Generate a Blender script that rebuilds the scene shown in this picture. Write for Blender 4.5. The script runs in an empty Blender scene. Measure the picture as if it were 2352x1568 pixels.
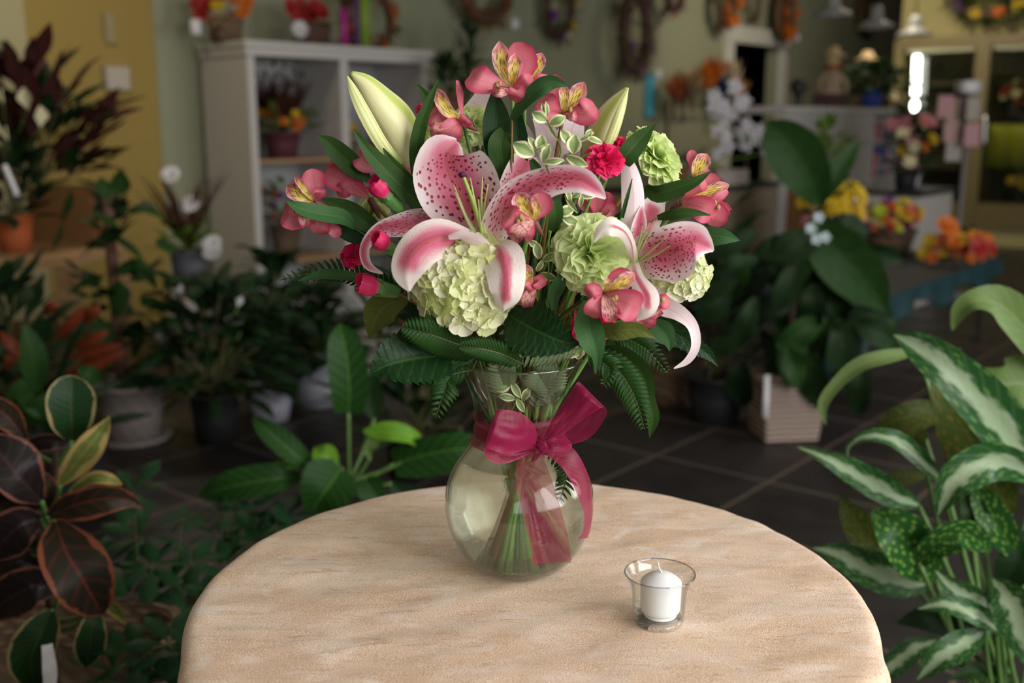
import bpy, math, random
from mathutils import Vector as V, Matrix, noise as NZ
R=math.radians
sc=bpy.context.scene; col=sc.collection
# ---------------- camera ----------------
CZ=1.24; PITCH=R(12); FPX=2400.0; YV=1.085; TZ=0.75
cd=bpy.data.cameras.new('camera'); cam=bpy.data.objects.new('camera',cd); col.objects.link(cam)
cam.location=(0,0,CZ); cam.rotation_euler=(R(90)-PITCH,0,0)
cd.sensor_width=36; cd.lens=36*FPX/2352; cd.clip_start=.05; cd.clip_end=60
cd.dof.use_dof=True; cd.dof.focus_distance=1.06; cd.dof.aperture_fstop=3.7
sc.camera=cam
sc.view_settings.view_transform='Standard'; sc.view_settings.look='None'
sc.view_settings.exposure=0.0; sc.view_settings.gamma=1; sc.view_settings.use_curve_mapping=False
w=bpy.data.worlds.new('world'); sc.world=w; w.use_nodes=True
w.node_tree.nodes['Background'].inputs[0].default_value=(.75,.85,1,1); w.node_tree.nodes['Background'].inputs[1].default_value=.02
RX=V((.636,.772,0)); RY=V((-.772,.636,0)); RZ=R(50.5)      # room axes: along the back wall, towards it
WIN=V((2.2,-.6,0))                                         # a point of the shop window wall
def area(name,loc,aim,sx,sy,e,c):
    l=bpy.data.lights.new(name,'AREA'); l.shape='RECTANGLE'; l.size=sx; l.size_y=sy; l.energy=e; l.color=c
    o=bpy.data.objects.new(name,l); col.objects.link(o); o.location=loc
    o.rotation_euler=(V(aim)-V(loc)).to_track_quat('-Z','Y').to_euler(); return o
wc=WIN-RX*.1; wc.z=1.75
area('window_daylight',wc+RY*.03,wc+RY,2.5,1.7,120,(1,.985,.97))
wc2=WIN+RX*3.6; wc2.z=1.75
area('window_daylight_far',wc2+RY*.03,wc2+RY,2.5,1.7,95,(1,.985,.97))
wc3=WIN-RX*3.4; wc3.z=1.75
area('window_daylight_left',wc3+RY*.03,wc3+RY,2.5,1.7,24,(1,.985,.97))
area('back_wall_fill',(3.2,9.3,2.85),(4.5,13.8,1.8),.4,.4,40,(1,.88,.68))  # unseen fill added to brighten the back wall
for k,(x,y,e) in enumerate([(3.4,9.6,10),(-1.9,4.6,16)]):
    area('overhead_fill',(x,y,2.9),(x,y,0),.6,.6,e,(1,.86,.66))  # unseen warm fills added to brighten the doorway and ochre walls
# ---------------- pixel helpers ----------------
def ray(px,py):
    x=(px-1176)/FPX; y=(784-py)/FPX
    return V((x,math.cos(PITCH)+y*math.sin(PITCH),-math.sin(PITCH)+y*math.cos(PITCH)))
def P(px,py,Y):
    r=ray(px,py); return V((0,0,CZ))+r*(Y/r.y)
def F(px,py,z=0):
    r=ray(px,py); return V((0,0,CZ))+r*((z-CZ)/r.z)
def S(px,py,Y): return Y/ray(px,py).y/FPX
def proj(p):
    q=V(p)-V((0,0,CZ)); d=q.y*math.cos(PITCH)-q.z*math.sin(PITCH); u=q.y*math.sin(PITCH)+q.z*math.cos(PITCH)
    return 1176+FPX*q.x/d, 784-FPX*u/d
# ---------------- node helper ----------------
class G:
    def __init__(s,name):
        s.m=bpy.data.materials.new(name); s.m.use_nodes=True; s.t=s.m.node_tree; s.t.nodes.clear()
        s.out=s.n('OutputMaterial')
    def n(s,typ,ins=None,**pr):
        o=s.t.nodes.new('ShaderNode'+typ)
        for k,v in pr.items(): setattr(o,k,v)
        for k,v in (ins or {}).items():
            if v is None: continue
            sk=o.inputs[k]
            if isinstance(v,bpy.types.NodeSocket): s.t.links.new(v,sk)
            else:
                if isinstance(v,(tuple,list)) and len(v)==3 and sk.type=='RGBA': v=(*v,1)
                sk.default_value=v
        return o
    def ma(s,op,a,b=None,c=None,clamp=False):
        o=s.n('Math',{0:a,1:b,2:c},operation=op); o.use_clamp=clamp; return o.outputs[0]
    def sm(s,x,a,b,lo=0.,hi=1.):
        o=s.n('MapRange',{'Value':x,'From Min':a,'From Max':b,'To Min':lo,'To Max':hi},interpolation_type='SMOOTHSTEP'); return o.outputs[0]
    def mix(s,f,a,b,mode='MIX'):
        o=s.t.nodes.new('ShaderNodeMix'); o.data_type='RGBA'; o.blend_type=mode
        for i,v in ((0,f),(6,a),(7,b)):
            if isinstance(v,bpy.types.NodeSocket): s.t.links.new(v,o.inputs[i])
            else: o.inputs[i].default_value=(*v,1) if isinstance(v,(tuple,list)) and len(v)==3 else v
        return o.outputs[2]
    def uv(s):
        o=s.n('SeparateXYZ',{0:s.n('TexCoord').outputs['UV']}); return o.outputs[0],o.outputs[1]
    def uvw(s): return s.n('TexCoord').outputs['UV']
    def obj(s): return s.n('TexCoord').outputs['Object']
    def map(s,vec,sc,loc=None): return s.n('Mapping',{'Vector':vec,'Scale':sc,'Location':loc}).outputs[0]
    def noise(s,vec,scale,det=3,dist=0):
        return s.n('TexNoise',{'Vector':vec,'Scale':scale,'Detail':det,'Distortion':dist}).outputs['Fac']
    def rnd(s): return s.n('ObjectInfo').outputs['Random']
    def bump(s,h,st,d=.001): return s.n('Bump',{'Height':h,'Strength':st,'Distance':d}).outputs[0]
    def fin(s,colr,rough=.5,trans=0,normal=None,spec=.5,metal=0,sheen=0,alpha=None,coat=0,tcol=None,sss=0):
        b=s.n('BsdfPrincipled',{'Base Color':colr,'Roughness':rough,'Normal':normal,'Specular IOR Level':spec,'Metallic':metal,'Sheen Weight':sheen,'Coat Weight':coat,'Subsurface Weight':sss,'Subsurface Scale':.01})
        o=b.outputs[0]
        if trans:
            t=s.n('BsdfTranslucent',{'Color':tcol if tcol is not None else colr,'Normal':normal})
            o=s.n('MixShader',{0:trans,1:o,2:t.outputs[0]}).outputs[0]
        if alpha is not None:
            t=s.n('BsdfTransparent')
            o=s.n('MixShader',{0:alpha,1:t.outputs[0],2:o}).outputs[0]
        s.t.links.new(o,s.out.inputs[0]); return s.m
_mc={}
def plain(name,c,rough=.6,trans=0,var=.15,scale=30,metal=0,spec=.4,sheen=0):
    if name in _mc: return _mc[name]
    g=G(name); nz=g.noise(g.obj(),scale)
    cc=g.mix(nz,tuple(x*(1-var) for x in c),tuple(min(1,x*(1+var)) for x in c))
    _mc[name]=g.fin(cc,rough,trans,g.bump(nz,.15,.002),spec=spec,metal=metal,sheen=sheen); return _mc[name]
# ---------------- mesh builder ----------------
ORG={}
def rs(pts,n):
    "Catmull-Rom resample of a list of equal length tuples"
    m=len(pts)-1; out=[]
    for i in range(n+1):
        t=i/n*m; k=min(int(t),m-1); f=t-k
        a=pts[max(k-1,0)]; b=pts[k]; c=pts[k+1]; d=pts[min(k+2,m)]
        out.append(tuple(.5*((2*b[j])+(c[j]-a[j])*f+(2*a[j]-5*b[j]+4*c[j]-d[j])*f*f+(3*b[j]-a[j]-3*c[j]+d[j])*f**3) for j in range(len(b))))
    return out
class MB:
    def __init__(s): s.v=[]; s.f=[]; s.uv=[]; s.mi=[]; s.cm=0
    def add(s,vs,fs,uvs=None):
        b=len(s.v); s.v+= [V(x) for x in vs]
        for f in fs:
            s.f.append([b+i for i in f]); s.mi.append(s.cm)
            s.uv.append([uvs[i] if uvs else (0,0) for i in f])
    def grid(s,rows,uvs=None,close=False):
        n=len(rows); m=len(rows[0]); vs=[p for r in rows for p in r]; fs=[]
        for i in range(n-1):
            for j in range(m if close else m-1):
                fs.append((i*m+j,i*m+(j+1)%m,(i+1)*m+(j+1)%m,(i+1)*m+j))
        if uvs is None: uvs=[(i/(n-1),j/max(1,(m-1))) for i in range(n) for j in range(m)]
        s.add(vs,fs,uvs)
    def strip3(s,cps,nu=14,nv=6,cup=0,ruf=0,rf=5,crease=0,ser=0,sf=20,seed=0,vdir=None,wave=0):
        "cps: (Vector,width,roll). roll 0 = face towards the camera (or -vdir)"
        rnd=random.Random(seed); ph=rnd.random()*6.3; ph2=rnd.random()*6.3
        q=rs([(c[0].x,c[0].y,c[0].z,c[1],c[2]) for c in cps],nu)
        pts=[V(a[:3]) for a in q]; rows=[]; uvs=[]; pS=None
        for i,a in enumerate(q):
            T=(pts[min(i+1,nu)]-pts[max(i-1,0)]);
            if T.length<1e-9: T=V((0,0,1))
            T.normalize()
            vd=(pts[i]-V((0,0,CZ))).normalized() if vdir is None else vdir
            Sd=T.cross(vd)
            if Sd.length<.15 and pS is not None: Sd=(pS-T*pS.dot(T))
            Sd.normalize()
            if pS is not None and Sd.dot(pS)<0 and vdir is not None: Sd=-Sd
            pS=Sd.copy()
            Sd=Matrix.Rotation(R(a[4]),3,T)@Sd; N=T.cross(Sd)
            if vdir is None and False: pass
            u=i/nu; wd=max(a[3],1e-5)/2; row=[]
            for j in range(nv+1):
                t=2*j/nv-1
                ww=wd
                if ser: ww=wd*(1-ser*abs(((u*sf)%1)))
                o=Sd*(t*ww)+N*(cup*wd*t*t - crease*wd*(1-abs(t))**3)
                if ruf: o+=N*(ruf*wd*(t*t)*math.sin(u*rf*6.28+(ph if t>0 else ph2)))
                if wave: o+=N*(wave*wd*math.sin(u*rf*6.28+ph))
                row.append(pts[i]+o); uvs.append((u,j/nv))
            rows.append(row)
        s.grid([r[::-1] for r in rows],uvs)
    def strip(s,cps,D=0,**k):
        "cps in pixels: (x,y,d,width[,roll]) d = metres behind the vase axis plane"
        c=[]
        for a in cps:
            Y=YV+a[2]+D; c.append((P(a[0],a[1],Y),a[3]*S(a[0],a[1],Y),a[4] if len(a)>4 else 0))
        s.strip3(c,**k)
    def tube(s,pts,rad,n=8,nu=None,lobe=0,ln=3,caps=True,uvk=1):
        "pts Vectors, rad list or number"
        if not isinstance(rad,(list,tuple)): rad=[rad]*len(pts)
        nu=nu or max(2,(len(pts)-1)*4)
        q=rs([(p[0],p[1],p[2],r) for p,r in zip(pts,rad)],nu); c=[V(a[:3]) for a in q]
        rows=[]; A=None; uvs=[]
        for i,a in enumerate(q):
            T=(c[min(i+1,nu)]-c[max(i-1,0)]).normalized()
            if A is None: A=T.orthogonal().normalized()
            A=(A-T*A.dot(T)).normalized(); B=T.cross(A)
            rr=max(a[3],1e-5)
            row=[]
            for j in range(n):
                an=6.2832*j/n; r=rr*(1+lobe*math.cos(ln*an))
                row.append(c[i]+A*(r*math.cos(an))+B*(r*math.sin(an))); uvs.append((i/nu,j/n))
            rows.append(row)
        s.grid(rows,uvs,close=True)
        if caps:
            b=len(s.v); s.v+=[c[0],c[-1]]; m=n; st=b-(nu+1)*n
            for j in range(n):
                s.f.append([b,st+(j+1)%n,st+j]); s.mi.append(s.cm); s.uv.append([(0,0)]*3)
                s.f.append([b+1,st+nu*n+j,st+nu*n+(j+1)%n]); s.mi.append(s.cm); s.uv.append([(1,0)]*3)
    def edges(s,A,B,nu=40,nv=12,puff=.004,wr_=.0012,seed=1):
        "sheet between two pixel polylines of (x,y,d)"
        qa=rs([tuple(P(x,y,YV+d)) for x,y,d in A],nu); qb=rs([tuple(P(x,y,YV+d)) for x,y,d in B],nu); rows=[]
        for i in range(nu+1):
            row=[]
            for j in range(nv+1):
                t=j/nv; p=V(qa[i]).lerp(V(qb[i]),t); k=math.sin(math.pi*t)
                w=NZ.noise(V((i*.22,j*.5,seed)))*wr_+NZ.noise(V((i*.09,j*1.1,seed+9)))*wr_
                row.append(p+V((0,-1,.15))*(puff*k*(1 if i<nu/2 else -.6)+w*2))
            rows.append(row)
        s.grid(rows)
    def ptube(s,pts,r,D=0,**k):
        "tube from pixel points (x,y,d); r pixels"
        p=[P(a[0],a[1],YV+a[2]+D) for a in pts]
        rr=r if isinstance(r,(list,tuple)) else [r]*len(pts)
        s.tube(p,[x*S(a[0],a[1],YV+a[2]+D) for x,a in zip(rr,pts)],**k)
    def lathe(s,prof,c,n=48,rip=None,close_ends=True):
        c=V(c); rows=[]; uvs=[]
        for i,(r,z) in enumerate(prof):
            row=[]
            for j in range(n):
                a=6.2832*j/n; rr=r*(1+(rip(a,z) if rip else 0))
                row.append(c+V((rr*math.cos(a),rr*math.sin(a),z))); uvs.append((i/(len(prof)-1),j/n))
            rows.append(row)
        s.grid(rows,uvs,close=True)
    def box(s,c,size,rz=0,taper=1):
        c=V(c); hx,hy,hz=[x/2 for x in size]; vs=[]
        for dz in (-1,1):
            k=taper if dz<0 else 1
            for dx,dy in ((-1,-1),(1,-1),(1,1),(-1,1)):
                vs.append(c+Matrix.Rotation(rz,3,'Z')@V((dx*hx*k,dy*hy*k,dz*hz)))
        s.add(vs,[(0,3,2,1),(4,5,6,7),(0,1,5,4),(1,2,6,5),(2,3,7,6),(3,0,4,7)])
    def rbox(s,o,x,y,z,rz=RZ):
        "box in a rotated frame: o origin, x/y/z (min,max) ranges"
        m=Matrix.Rotation(rz,3,'Z'); c=V(o)+m@V(((x[0]+x[1])/2,(y[0]+y[1])/2,(z[0]+z[1])/2))
        s.box(c,(x[1]-x[0],y[1]-y[0],z[1]-z[0]),rz)
    def ball(s,c,r,nu=10,nv=12,jit=0,seed=0,sq=1):
        c=V(c); rnd=random.Random(seed); r=r if isinstance(r,(tuple,list)) else (r,r,r)
        rows=[]
        for i in range(nu+1):
            th=math.pi*i/nu; row=[]
            for j in range(nv):
                a=6.2832*j/nv; k=1+(rnd.random()-.5)*jit
                row.append(c+V((r[0]*math.sin(th)*math.cos(a)*k,r[1]*math.sin(th)*math.sin(a)*k,r[2]*math.cos(th)*k)))
            rows.append(row)
        s.grid(rows,close=True)
    def build(s,name,mat,parent=None,smooth=True,kind=None,bevel=0,sub=0,solid=0):
        o=V(ORG.get(parent.name,(0,0,0))) if parent else V((0,0,0))
        if parent is None:                       # origin at own base
            mn=V((min(v.x for v in s.v),min(v.y for v in s.v),min(v.z for v in s.v))); mx=V((max(v.x for v in s.v),max(v.y for v in s.v),mn.z)); o=(mn+mx)/2
        me=bpy.data.meshes.new(name); me.from_pydata([v-o for v in s.v],[],s.f)
        ul=me.uv_layers.new(name='UVMap'); k=0
        flat=[]
        for f in s.uv:
            for a in f: flat+= [a[0],a[1]]
        ul.data.foreach_set('uv',flat)
        for m in (mat if isinstance(mat,(list,tuple)) else [mat]): me.materials.append(m)
        me.polygons.foreach_set('material_index',s.mi)
        me.polygons.foreach_set('use_smooth',[smooth]*len(s.f)); me.update()
        ob=bpy.data.objects.new(name,me); col.objects.link(ob)
        if parent: ob.parent=parent; ORG[ob.name]=tuple(o)
        else: ob.location=o; ORG[ob.name]=tuple(o)
        if bevel: b=ob.modifiers.new('b','BEVEL'); b.width=bevel; b.segments=2; b.limit_method='ANGLE'
        if solid: b=ob.modifiers.new('s','SOLIDIFY'); b.thickness=solid; b.offset=0
        if sub: b=ob.modifiers.new('ss','SUBSURF'); b.levels=b.render_levels=sub
        if kind: ob['kind']=kind
        return ob
def tag(o,label,cat,group=None):
    o['label']=label; o['category']=cat
    if group: o['group']=group
    return o
def thing(name,label,cat,loc,group=None):
    o=bpy.data.objects.new(name,None); col.objects.link(o); o.location=loc; o.empty_display_size=.02
    ORG[o.name]=tuple(loc); return tag(o,label,cat,group)
def one(name,mb,mat,label,cat,group=None,**k): return tag(mb.build(name,mat,**k),label,cat,group)
# ---------------- room ----------------
BW=V((2.77,12.5,0))                                        # a point of the back wall
def wallpt(px): u=(px-1176)/2454; t=(BW.x-u*BW.y)/(.636-u*.772); return BW-RX*t
def wallmat(name,c):
    g=G(name); n=g.noise(g.obj(),1.2,2); n2=g.noise(g.obj(),160,2)
    return g.fin(g.mix(n,tuple(x*.93 for x in c),c),.75,normal=g.bump(n2,.08,.002),spec=.2)
g=G('slate_tile'); ob=g.n('TexCoord').outputs['Object']
bk=g.n('TexBrick',{'Vector':g.n('Mapping',{'Vector':ob,'Rotation':(0,0,-RZ)}).outputs[0],'Scale':1.0,'Brick Width':.46,'Row Height':.46,'Mortar Size':.007,'Mortar Smooth':.3,'Color1':(.012,.0095,.0095,1),'Color2':(.019,.015,.015,1),'Mortar':(.06,.048,.04,1)},offset=0,squash=1)
nz=g.noise(ob,7,5); tc=g.mix(nz,bk.outputs[0],(.018,.015,.014),'MIX'); tc=g.mix(bk.outputs['Fac'],tc,(.105,.082,.062))
M_floor=g.fin(tc,g.sm(nz,.3,.7,.34,.55),normal=g.bump(g.ma('SUBTRACT',g.ma('MULTIPLY',nz,.4),bk.outputs['Fac']),.3,.004),spec=.5)
mb=MB(); mb.box((0,6,-.05),(40,40,.1)); mb.build('floor',M_floor,kind='structure')
M_green=wallmat('sage_wall',(.30,.31,.21)); M_yel=wallmat('ochre_wall',(.33,.235,.065)); M_tan=wallmat('pale_ochre_wall',(.40,.36,.20))
M_olv=wallmat('olive_wall',(.38,.33,.15)); M_trim=plain('white_trim',(.62,.61,.56),.5,var=.04)
cor=wallpt(358)
dl,dr=wallpt(1672),wallpt(1780)                           # doorway
H=3.1
def wall(name,a,b,mat,z0=0,z1=H,th=.15,side=1):
    a=V(a);b=V(b); d=(b-a); L=d.length; rz=math.atan2(d.y,d.x); mb=MB()
    mb.rbox((a.x,a.y,0),(0,L),(0,th) if side>0 else (-th,0),(z0,z1),rz); return mb.build(name,mat,kind='structure',smooth=False)
wall('wall_back',cor,dl,M_green); wall('wall_back',dr,dr+RX*6,M_green); wall('wall_back',dl,dr,M_green,2.08)
e1=cor-RX*.80
wall('wall_left',e1-RY*.04,cor-RY*.04,M_yel,th=.19); wall('wall_left',e1-RX*8-RY*.09,e1-RY*.09,M_tan,th=.24)
wall('wall_right',V((4.19,11.7,0)),V((4.19,11.7,0))-RY*9,M_olv,side=1)
wall('wall_front',WIN-RX*7,WIN+RX*9,M_olv,0,.9,side=-1); wall('wall_front',WIN-RX*7,WIN+RX*9,M_olv,2.6,H,side=-1)
for a,b in ((-7,-4.65),(-2.15,-1.35),(1.15,2.35),(4.85,9)): wall('wall_front',WIN+RX*a,WIN+RX*b,M_olv,.9,2.6,side=-1)
wall('wall_rear',e1-RX*8+RY*.3,e1-RX*8-RY*12,M_olv)
mb=MB(); mb.box((0,6,H+.05),(40,40,.1)); mb.build('ceiling',wallmat('ceiling_paint',(.55,.52,.44)),kind='structure')
for k,c in enumerate((wc,wc2,wc3)):
    f=MB(); o=V((c.x,c.y,0))
    for x in ((-1.25,-1.2),(1.2,1.25),(-.025,.025)): f.rbox(o,x,(-.12,-.06),(.9,2.6))
    for z in ((.9,.95),(2.55,2.6)): f.rbox(o,(-1.25,1.25),(-.12,-.06),z)
    f.build('window_%d'%(k+1),M_trim,kind='structure',smooth=False)
# door at the back: casing, dark room behind
mb=MB(); o=wallpt(1672); L=(dr-dl).length
for x in ((-.16,0),(L,L+.16)): mb.rbox(o,x,(-.05,.0),(0,2.08))
mb.rbox(o,(-.18,L+.18),(-.07,0),(2.08,2.26)); mb.build('door_1',M_trim,kind='structure',smooth=False)
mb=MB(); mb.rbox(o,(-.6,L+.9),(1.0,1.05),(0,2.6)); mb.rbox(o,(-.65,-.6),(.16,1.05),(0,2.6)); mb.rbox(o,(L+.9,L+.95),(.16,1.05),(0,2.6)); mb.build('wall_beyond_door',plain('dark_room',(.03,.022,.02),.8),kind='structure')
mb=MB(); L2=(dl-cor).length
mb.rbox(cor,(.0,L2-.16),(-.02,0),(0,.12)); mb.build('baseboard_back',M_trim,kind='structure',smooth=False)
mb=MB(); mb.rbox(V((4.19,11.7,0)),(-.02,.0),(-8,-.0),(0,.16)); mb.build('baseboard_right',M_trim,kind='structure',smooth=False)
# ---------------- table, cloth ----------------
TC=V((.019,1.022,0)); TR=.347
def sstep(a,b,x): t=max(0,min(1,(x-a)/(b-a))); return t*t*(3-2*t)
def wr(x,y):
    return .0022*NZ.noise(V((x*8+y*3,y*22-x*7,3)))+.0011*NZ.noise(V((x*20,y*46-x*14,7)))
rows=[];uvs=[]; n=220; rings=[i/40*TR*.97 for i in range(1,41)]
for r in rings:
    rows.append([TC+V((r*math.cos(6.2832*j/n),r*math.sin(6.2832*j/n),0)) for j in range(n)])
rows=[[V((p.x,p.y,TZ+.003+wr(p.x,p.y)*(1 if k<34 else 1))) for p in row] for k,row in enumerate(rows)]
def fold(a,q): # outward displacement by angle and drop
    return q*(.030*math.sin(9*a+.6)+.018*math.sin(15*a+2)+.012*math.sin(23*a+1))
for k in range(1,40):
    s_=k/39; row=[]
    for j in range(n):
        a=6.2832*j/n
        if s_<.12:
            q=s_/.12*math.pi/2; r=TR*.97+.014*math.sin(q); z=-.014*(1-math.cos(q)); f=fold(a,.05*s_/.12)*0
        else:
            d=(s_-.12)/.88; z=-.014-d*.62; r=TR*.97+.014+.045*d; f=fold(a,sstep(0,.75,d)*1.2)
        corner=.010*math.exp(-((((a-R(209)+math.pi)%6.2832)-math.pi)/.10)**2)+.010*math.exp(-((((a-R(333)+math.pi)%6.2832)-math.pi)/.08)**2)
        r+=f+corner; x=TC.x+r*math.cos(a); y=TC.y+r*math.sin(a); row.append(V((x,y,TZ+.003+z+wr(x,y)*(1-min(1,s_*3)))))
    rows.append(row)
mb=MB(); mb.grid(rows,close=True)
c0=len(mb.v); mb.v.append(V((TC.x,TC.y,TZ+.003+wr(TC.x,TC.y))))
for j in range(n): mb.f.append([c0,(j+1)%n,j]); mb.mi.append(0); mb.uv.append([(0,0)]*3)
g=G('gold_velour'); ob=g.obj()
m1=g.n('Mapping',{'Vector':ob,'Scale':(6,12,6),'Rotation':(0,0,R(-40))}).outputs[0]
n1=g.noise(m1,1.3,5,1.2); n2=g.noise(ob,900,2); n3=g.noise(g.n('Mapping',{'Vector':ob,'Scale':(3,12,3),'Rotation':(0,0,R(-44))}).outputs[0],3,4,2.0)
n4=g.noise(g.n('Mapping',{'Vector':ob,'Scale':(500,1500,800),'Rotation':(0,0,R(-40))}).outputs[0],1,1)
sp_=g.noise(g.n('Mapping',{'Vector':ob,'Scale':(900,1700,900),'Rotation':(0,0,R(-38))}).outputs[0],1,2)
fs_=g.noise(g.n('Mapping',{'Vector':ob,'Scale':(14,90,14),'Rotation':(0,0,R(-42))}).outputs[0],1,3,1)
c=g.mix(g.sm(n1,.30,.72),(.73,.47,.29),(.86,.66,.51))
c=g.mix(g.ma('MULTIPLY',g.sm(n3,.60,.70),.7),c,(.50,.23,.06))
c=g.mix(g.ma('MULTIPLY',g.sm(fs_,.52,.68),.35),c,(.50,.26,.10))
c=g.mix(g.ma('MULTIPLY',g.sm(g.noise(m1,2.6,4,1),.52,.72),.55),c,(.93,.83,.78))
c=g.mix(g.ma('MULTIPLY',g.sm(sp_,.48,.62),.75),c,(.97,.86,.76)); c=g.mix(g.ma('MULTIPLY',g.sm(sp_,.48,.34),.6),c,(.42,.22,.09))
M_cloth=g.fin(c,.62,normal=g.bump(g.ma('ADD',n2,g.ma('MULTIPLY',n1,2)),.5,.0010),sheen=.12,spec=.25)
cl=one('tablecloth',mb,M_cloth,'crushed gold-beige velour cloth draped over the small round table','tablecloth')
b=cl.modifiers.new('s','SOLIDIFY'); b.thickness=.0015; b.offset=-1
t=thing('round_table','small round table hidden under the gold-beige velour cloth','table',(TC.x,TC.y,0))
wd=plain('table_wood',(.25,.14,.07),.5)
mb=MB(); mb.lathe([(0,TZ-.0275),(TR*.96,TZ-.0275),(TR*.97,TZ-.02),(TR*.97,TZ-.006),(TR*.96,TZ-.0025),(0,TZ-.0025)],(TC.x,TC.y,0)); mb.build('tabletop',wd,t)
mb=MB(); mb.lathe([(0,.03),(.03,.03),(.035,.2),(.022,.4),(.035,.6),(.05,TZ-.028),(0,TZ-.028)],(TC.x,TC.y,0),24); mb.build('pedestal',wd,t)
mb=MB(); mb.lathe([(0,0),(.22,0),(.22,.02),(.05,.045),(0,.045)],(TC.x,TC.y,0),32); mb.build('base',wd,t)
# ---------------- glass ----------------
def thin_glass(name,tint=(.97,.99,.98),ior=1.45,rough=.0,edge=.62):
    g=G(name); lw=g.n('LayerWeight',{'Blend':.5}).outputs['Facing']
    f0=((ior-1)/(ior+1))**2; fr=g.ma('ADD',f0,g.ma('MULTIPLY',1-f0,g.ma('POWER',lw,5)))
    tc=g.mix(g.ma('POWER',lw,3.5),tint,tuple(x*edge for x in tint))
    tr=g.n('BsdfTransparent',{'Color':tc}); gl=g.n('BsdfGlossy',{'Roughness':rough,'Color':(1,1,1,1)})
    o=g.n('MixShader',{0:fr,1:tr.outputs[0],2:gl.outputs[0]})
    g.t.links.new(o.outputs[0],g.out.inputs[0]); return g.m
M_glass=thin_glass('clear_glass')
M_vglass=thin_glass('vase_glass',(.96,.985,.97),edge=.5)
VX=V((.008,YV,TZ+.005))
vp=[(.036,.0),(.046,.0025),(.056,.010),(.0655,.022),(.0745,.040),(.080,.058),(.0815,.078),(.0785,.098),(.070,.117),(.0585,.134),(.050,.148),(.0465,.160),(.0468,.172),(.0495,.188),(.0545,.206),(.0605,.220),(.0665,.234)]
q=rs([(a,b) for a,b in vp],64)
vs=thing('glass_vase','clear glass vase with round belly and flared rim on the beige cloth','vase',tuple(VX))
mb=MB(); inner=[(max(0,r-.0028),z+(.004 if z<.01 else 0)) for r,z in q]
prof=[(0,0)]+q+[(q[-1][0]+.0006,.2355),(q[-1][0]-.0012,.2365),(q[-1][0]-.0028,.2355)]+inner[::-1]+[(0,.006)]
mb.lathe(prof,VX,96); mb.build('bowl',M_vglass,vs)
mb=MB(); mb.lathe([(.0668+.0013*math.cos(k*.5236),.2355+.0013*math.sin(k*.5236)) for k in range(13)],VX,96); mb.build('rim',thin_glass('rim_glass',(.8,.9,.88),1.9),vs)
# water
g=G('vase_water'); wb=g.n('BsdfGlass',{'Color':(.95,.95,.90,1),'Roughness':.05,'IOR':1.33})
cond=g.noise(g.obj(),420,2); cm=g.noise(g.obj(),16,3)
g.t.links.new(g.bump(g.ma('MULTIPLY',g.sm(cond,.55,.7),g.sm(cm,.45,.6)),.25,.0008),wb.inputs['Normal'])
tb=g.n('BsdfTransparent',{'Color':(.95,.95,.88,1)}); tl=g.n('BsdfTranslucent',{'Color':(.78,.76,.68,1)}); d2=g.n('BsdfDiffuse',{'Color':(.66,.64,.57,1)})
m1_=g.n('MixShader',{0:.40,1:wb.outputs[0],2:tb.outputs[0]}); m3=g.n('MixShader',{0:.5,1:tl.outputs[0],2:d2.outputs[0]}); m2_=g.n('MixShader',{0:.10,1:m1_.outputs[0],2:m3.outputs[0]})
g.t.links.new(m2_.outputs[0],g.out.inputs[0])
wi=[(r-.0029,z+(.0042 if z<.012 else 0)) for r,z in q if z<.128]
mb=MB(); mb.lathe([(0,.0062)]+wi+[(wi[-1][0]-.001,wi[-1][1]-.0008),(0,wi[-1][1]-.001)],VX,96)
one('water',mb,g.m,'slightly misty water filling the belly of the glass vase','water')
# ---------------- candle ----------------
CX=V((.1445,.952,TZ+.0045))
ch=thing('votive_holder','small clear flared glass votive holder on the beige cloth','candle holder',tuple(CX))
o_=rs([(.0235,.0),(.0248,.002),(.0254,.008),(.0258,.018),(.0264,.028),(.0280,.038),(.0310,.046),(.0345,.0515)],36)
mb=MB(); pr=[(0,.0)]+o_+[(.0342,.0523),(.0334,.0520)]+[(r-.0012,z) for r,z in o_[::-1] if z>.0085]+[(.021,.0075),(0,.0072)]
mb.lathe(pr,CX,80); mb.build('cup',M_glass,ch)
mb=MB(); mb.lathe([(.0342+.0007*math.cos(k*.5236),.0521+.0007*math.sin(k*.5236)) for k in range(13)],CX,80); mb.build('rim',thin_glass('votive_rim',(.72,.75,.82),2.0),ch)
mb=MB(); mb.lathe([(.0,.0008),(.0235,.0008),(.0243,.004),(.0225,.0068),(0,.0068)],CX,60); mb.build('base',thin_glass('votive_base',(.96,.96,.98),1.5,edge=.85),ch)
g=G('white_wax'); M_wax=g.fin((.84,.84,.86),.45,sss=.3,spec=.35)
cn=thing('votive_candle','unlit white votive candle standing in the small glass holder','candle',tuple(CX+V((.0015,0,.0076))))
co=CX+V((.0015,0,.0076))
mb=MB(); mb.lathe(rs([(0,0),(.0150,0),(.0152,.003),(.0172,.0042),(.0190,.0065),(.0196,.012),(.0200,.030),(.0200,.0345),(.0190,.0368),(.0135,.0412),(.0065,.0446),(.0,.0455)],44),co,60); mb.build('wax',M_wax,cn)
mb=MB(); mb.tube([co+V((.0005,0,.0445)),co+V((-.001,-.001,.0475)),co+V((-.0025,-.001,.050)),co+V((-.004,-.001,.0565))],[.0009,.0008,.0007,.0006],n=8); mb.build('wick',plain('wick_cotton',(.82,.82,.76),.8),cn)
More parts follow.
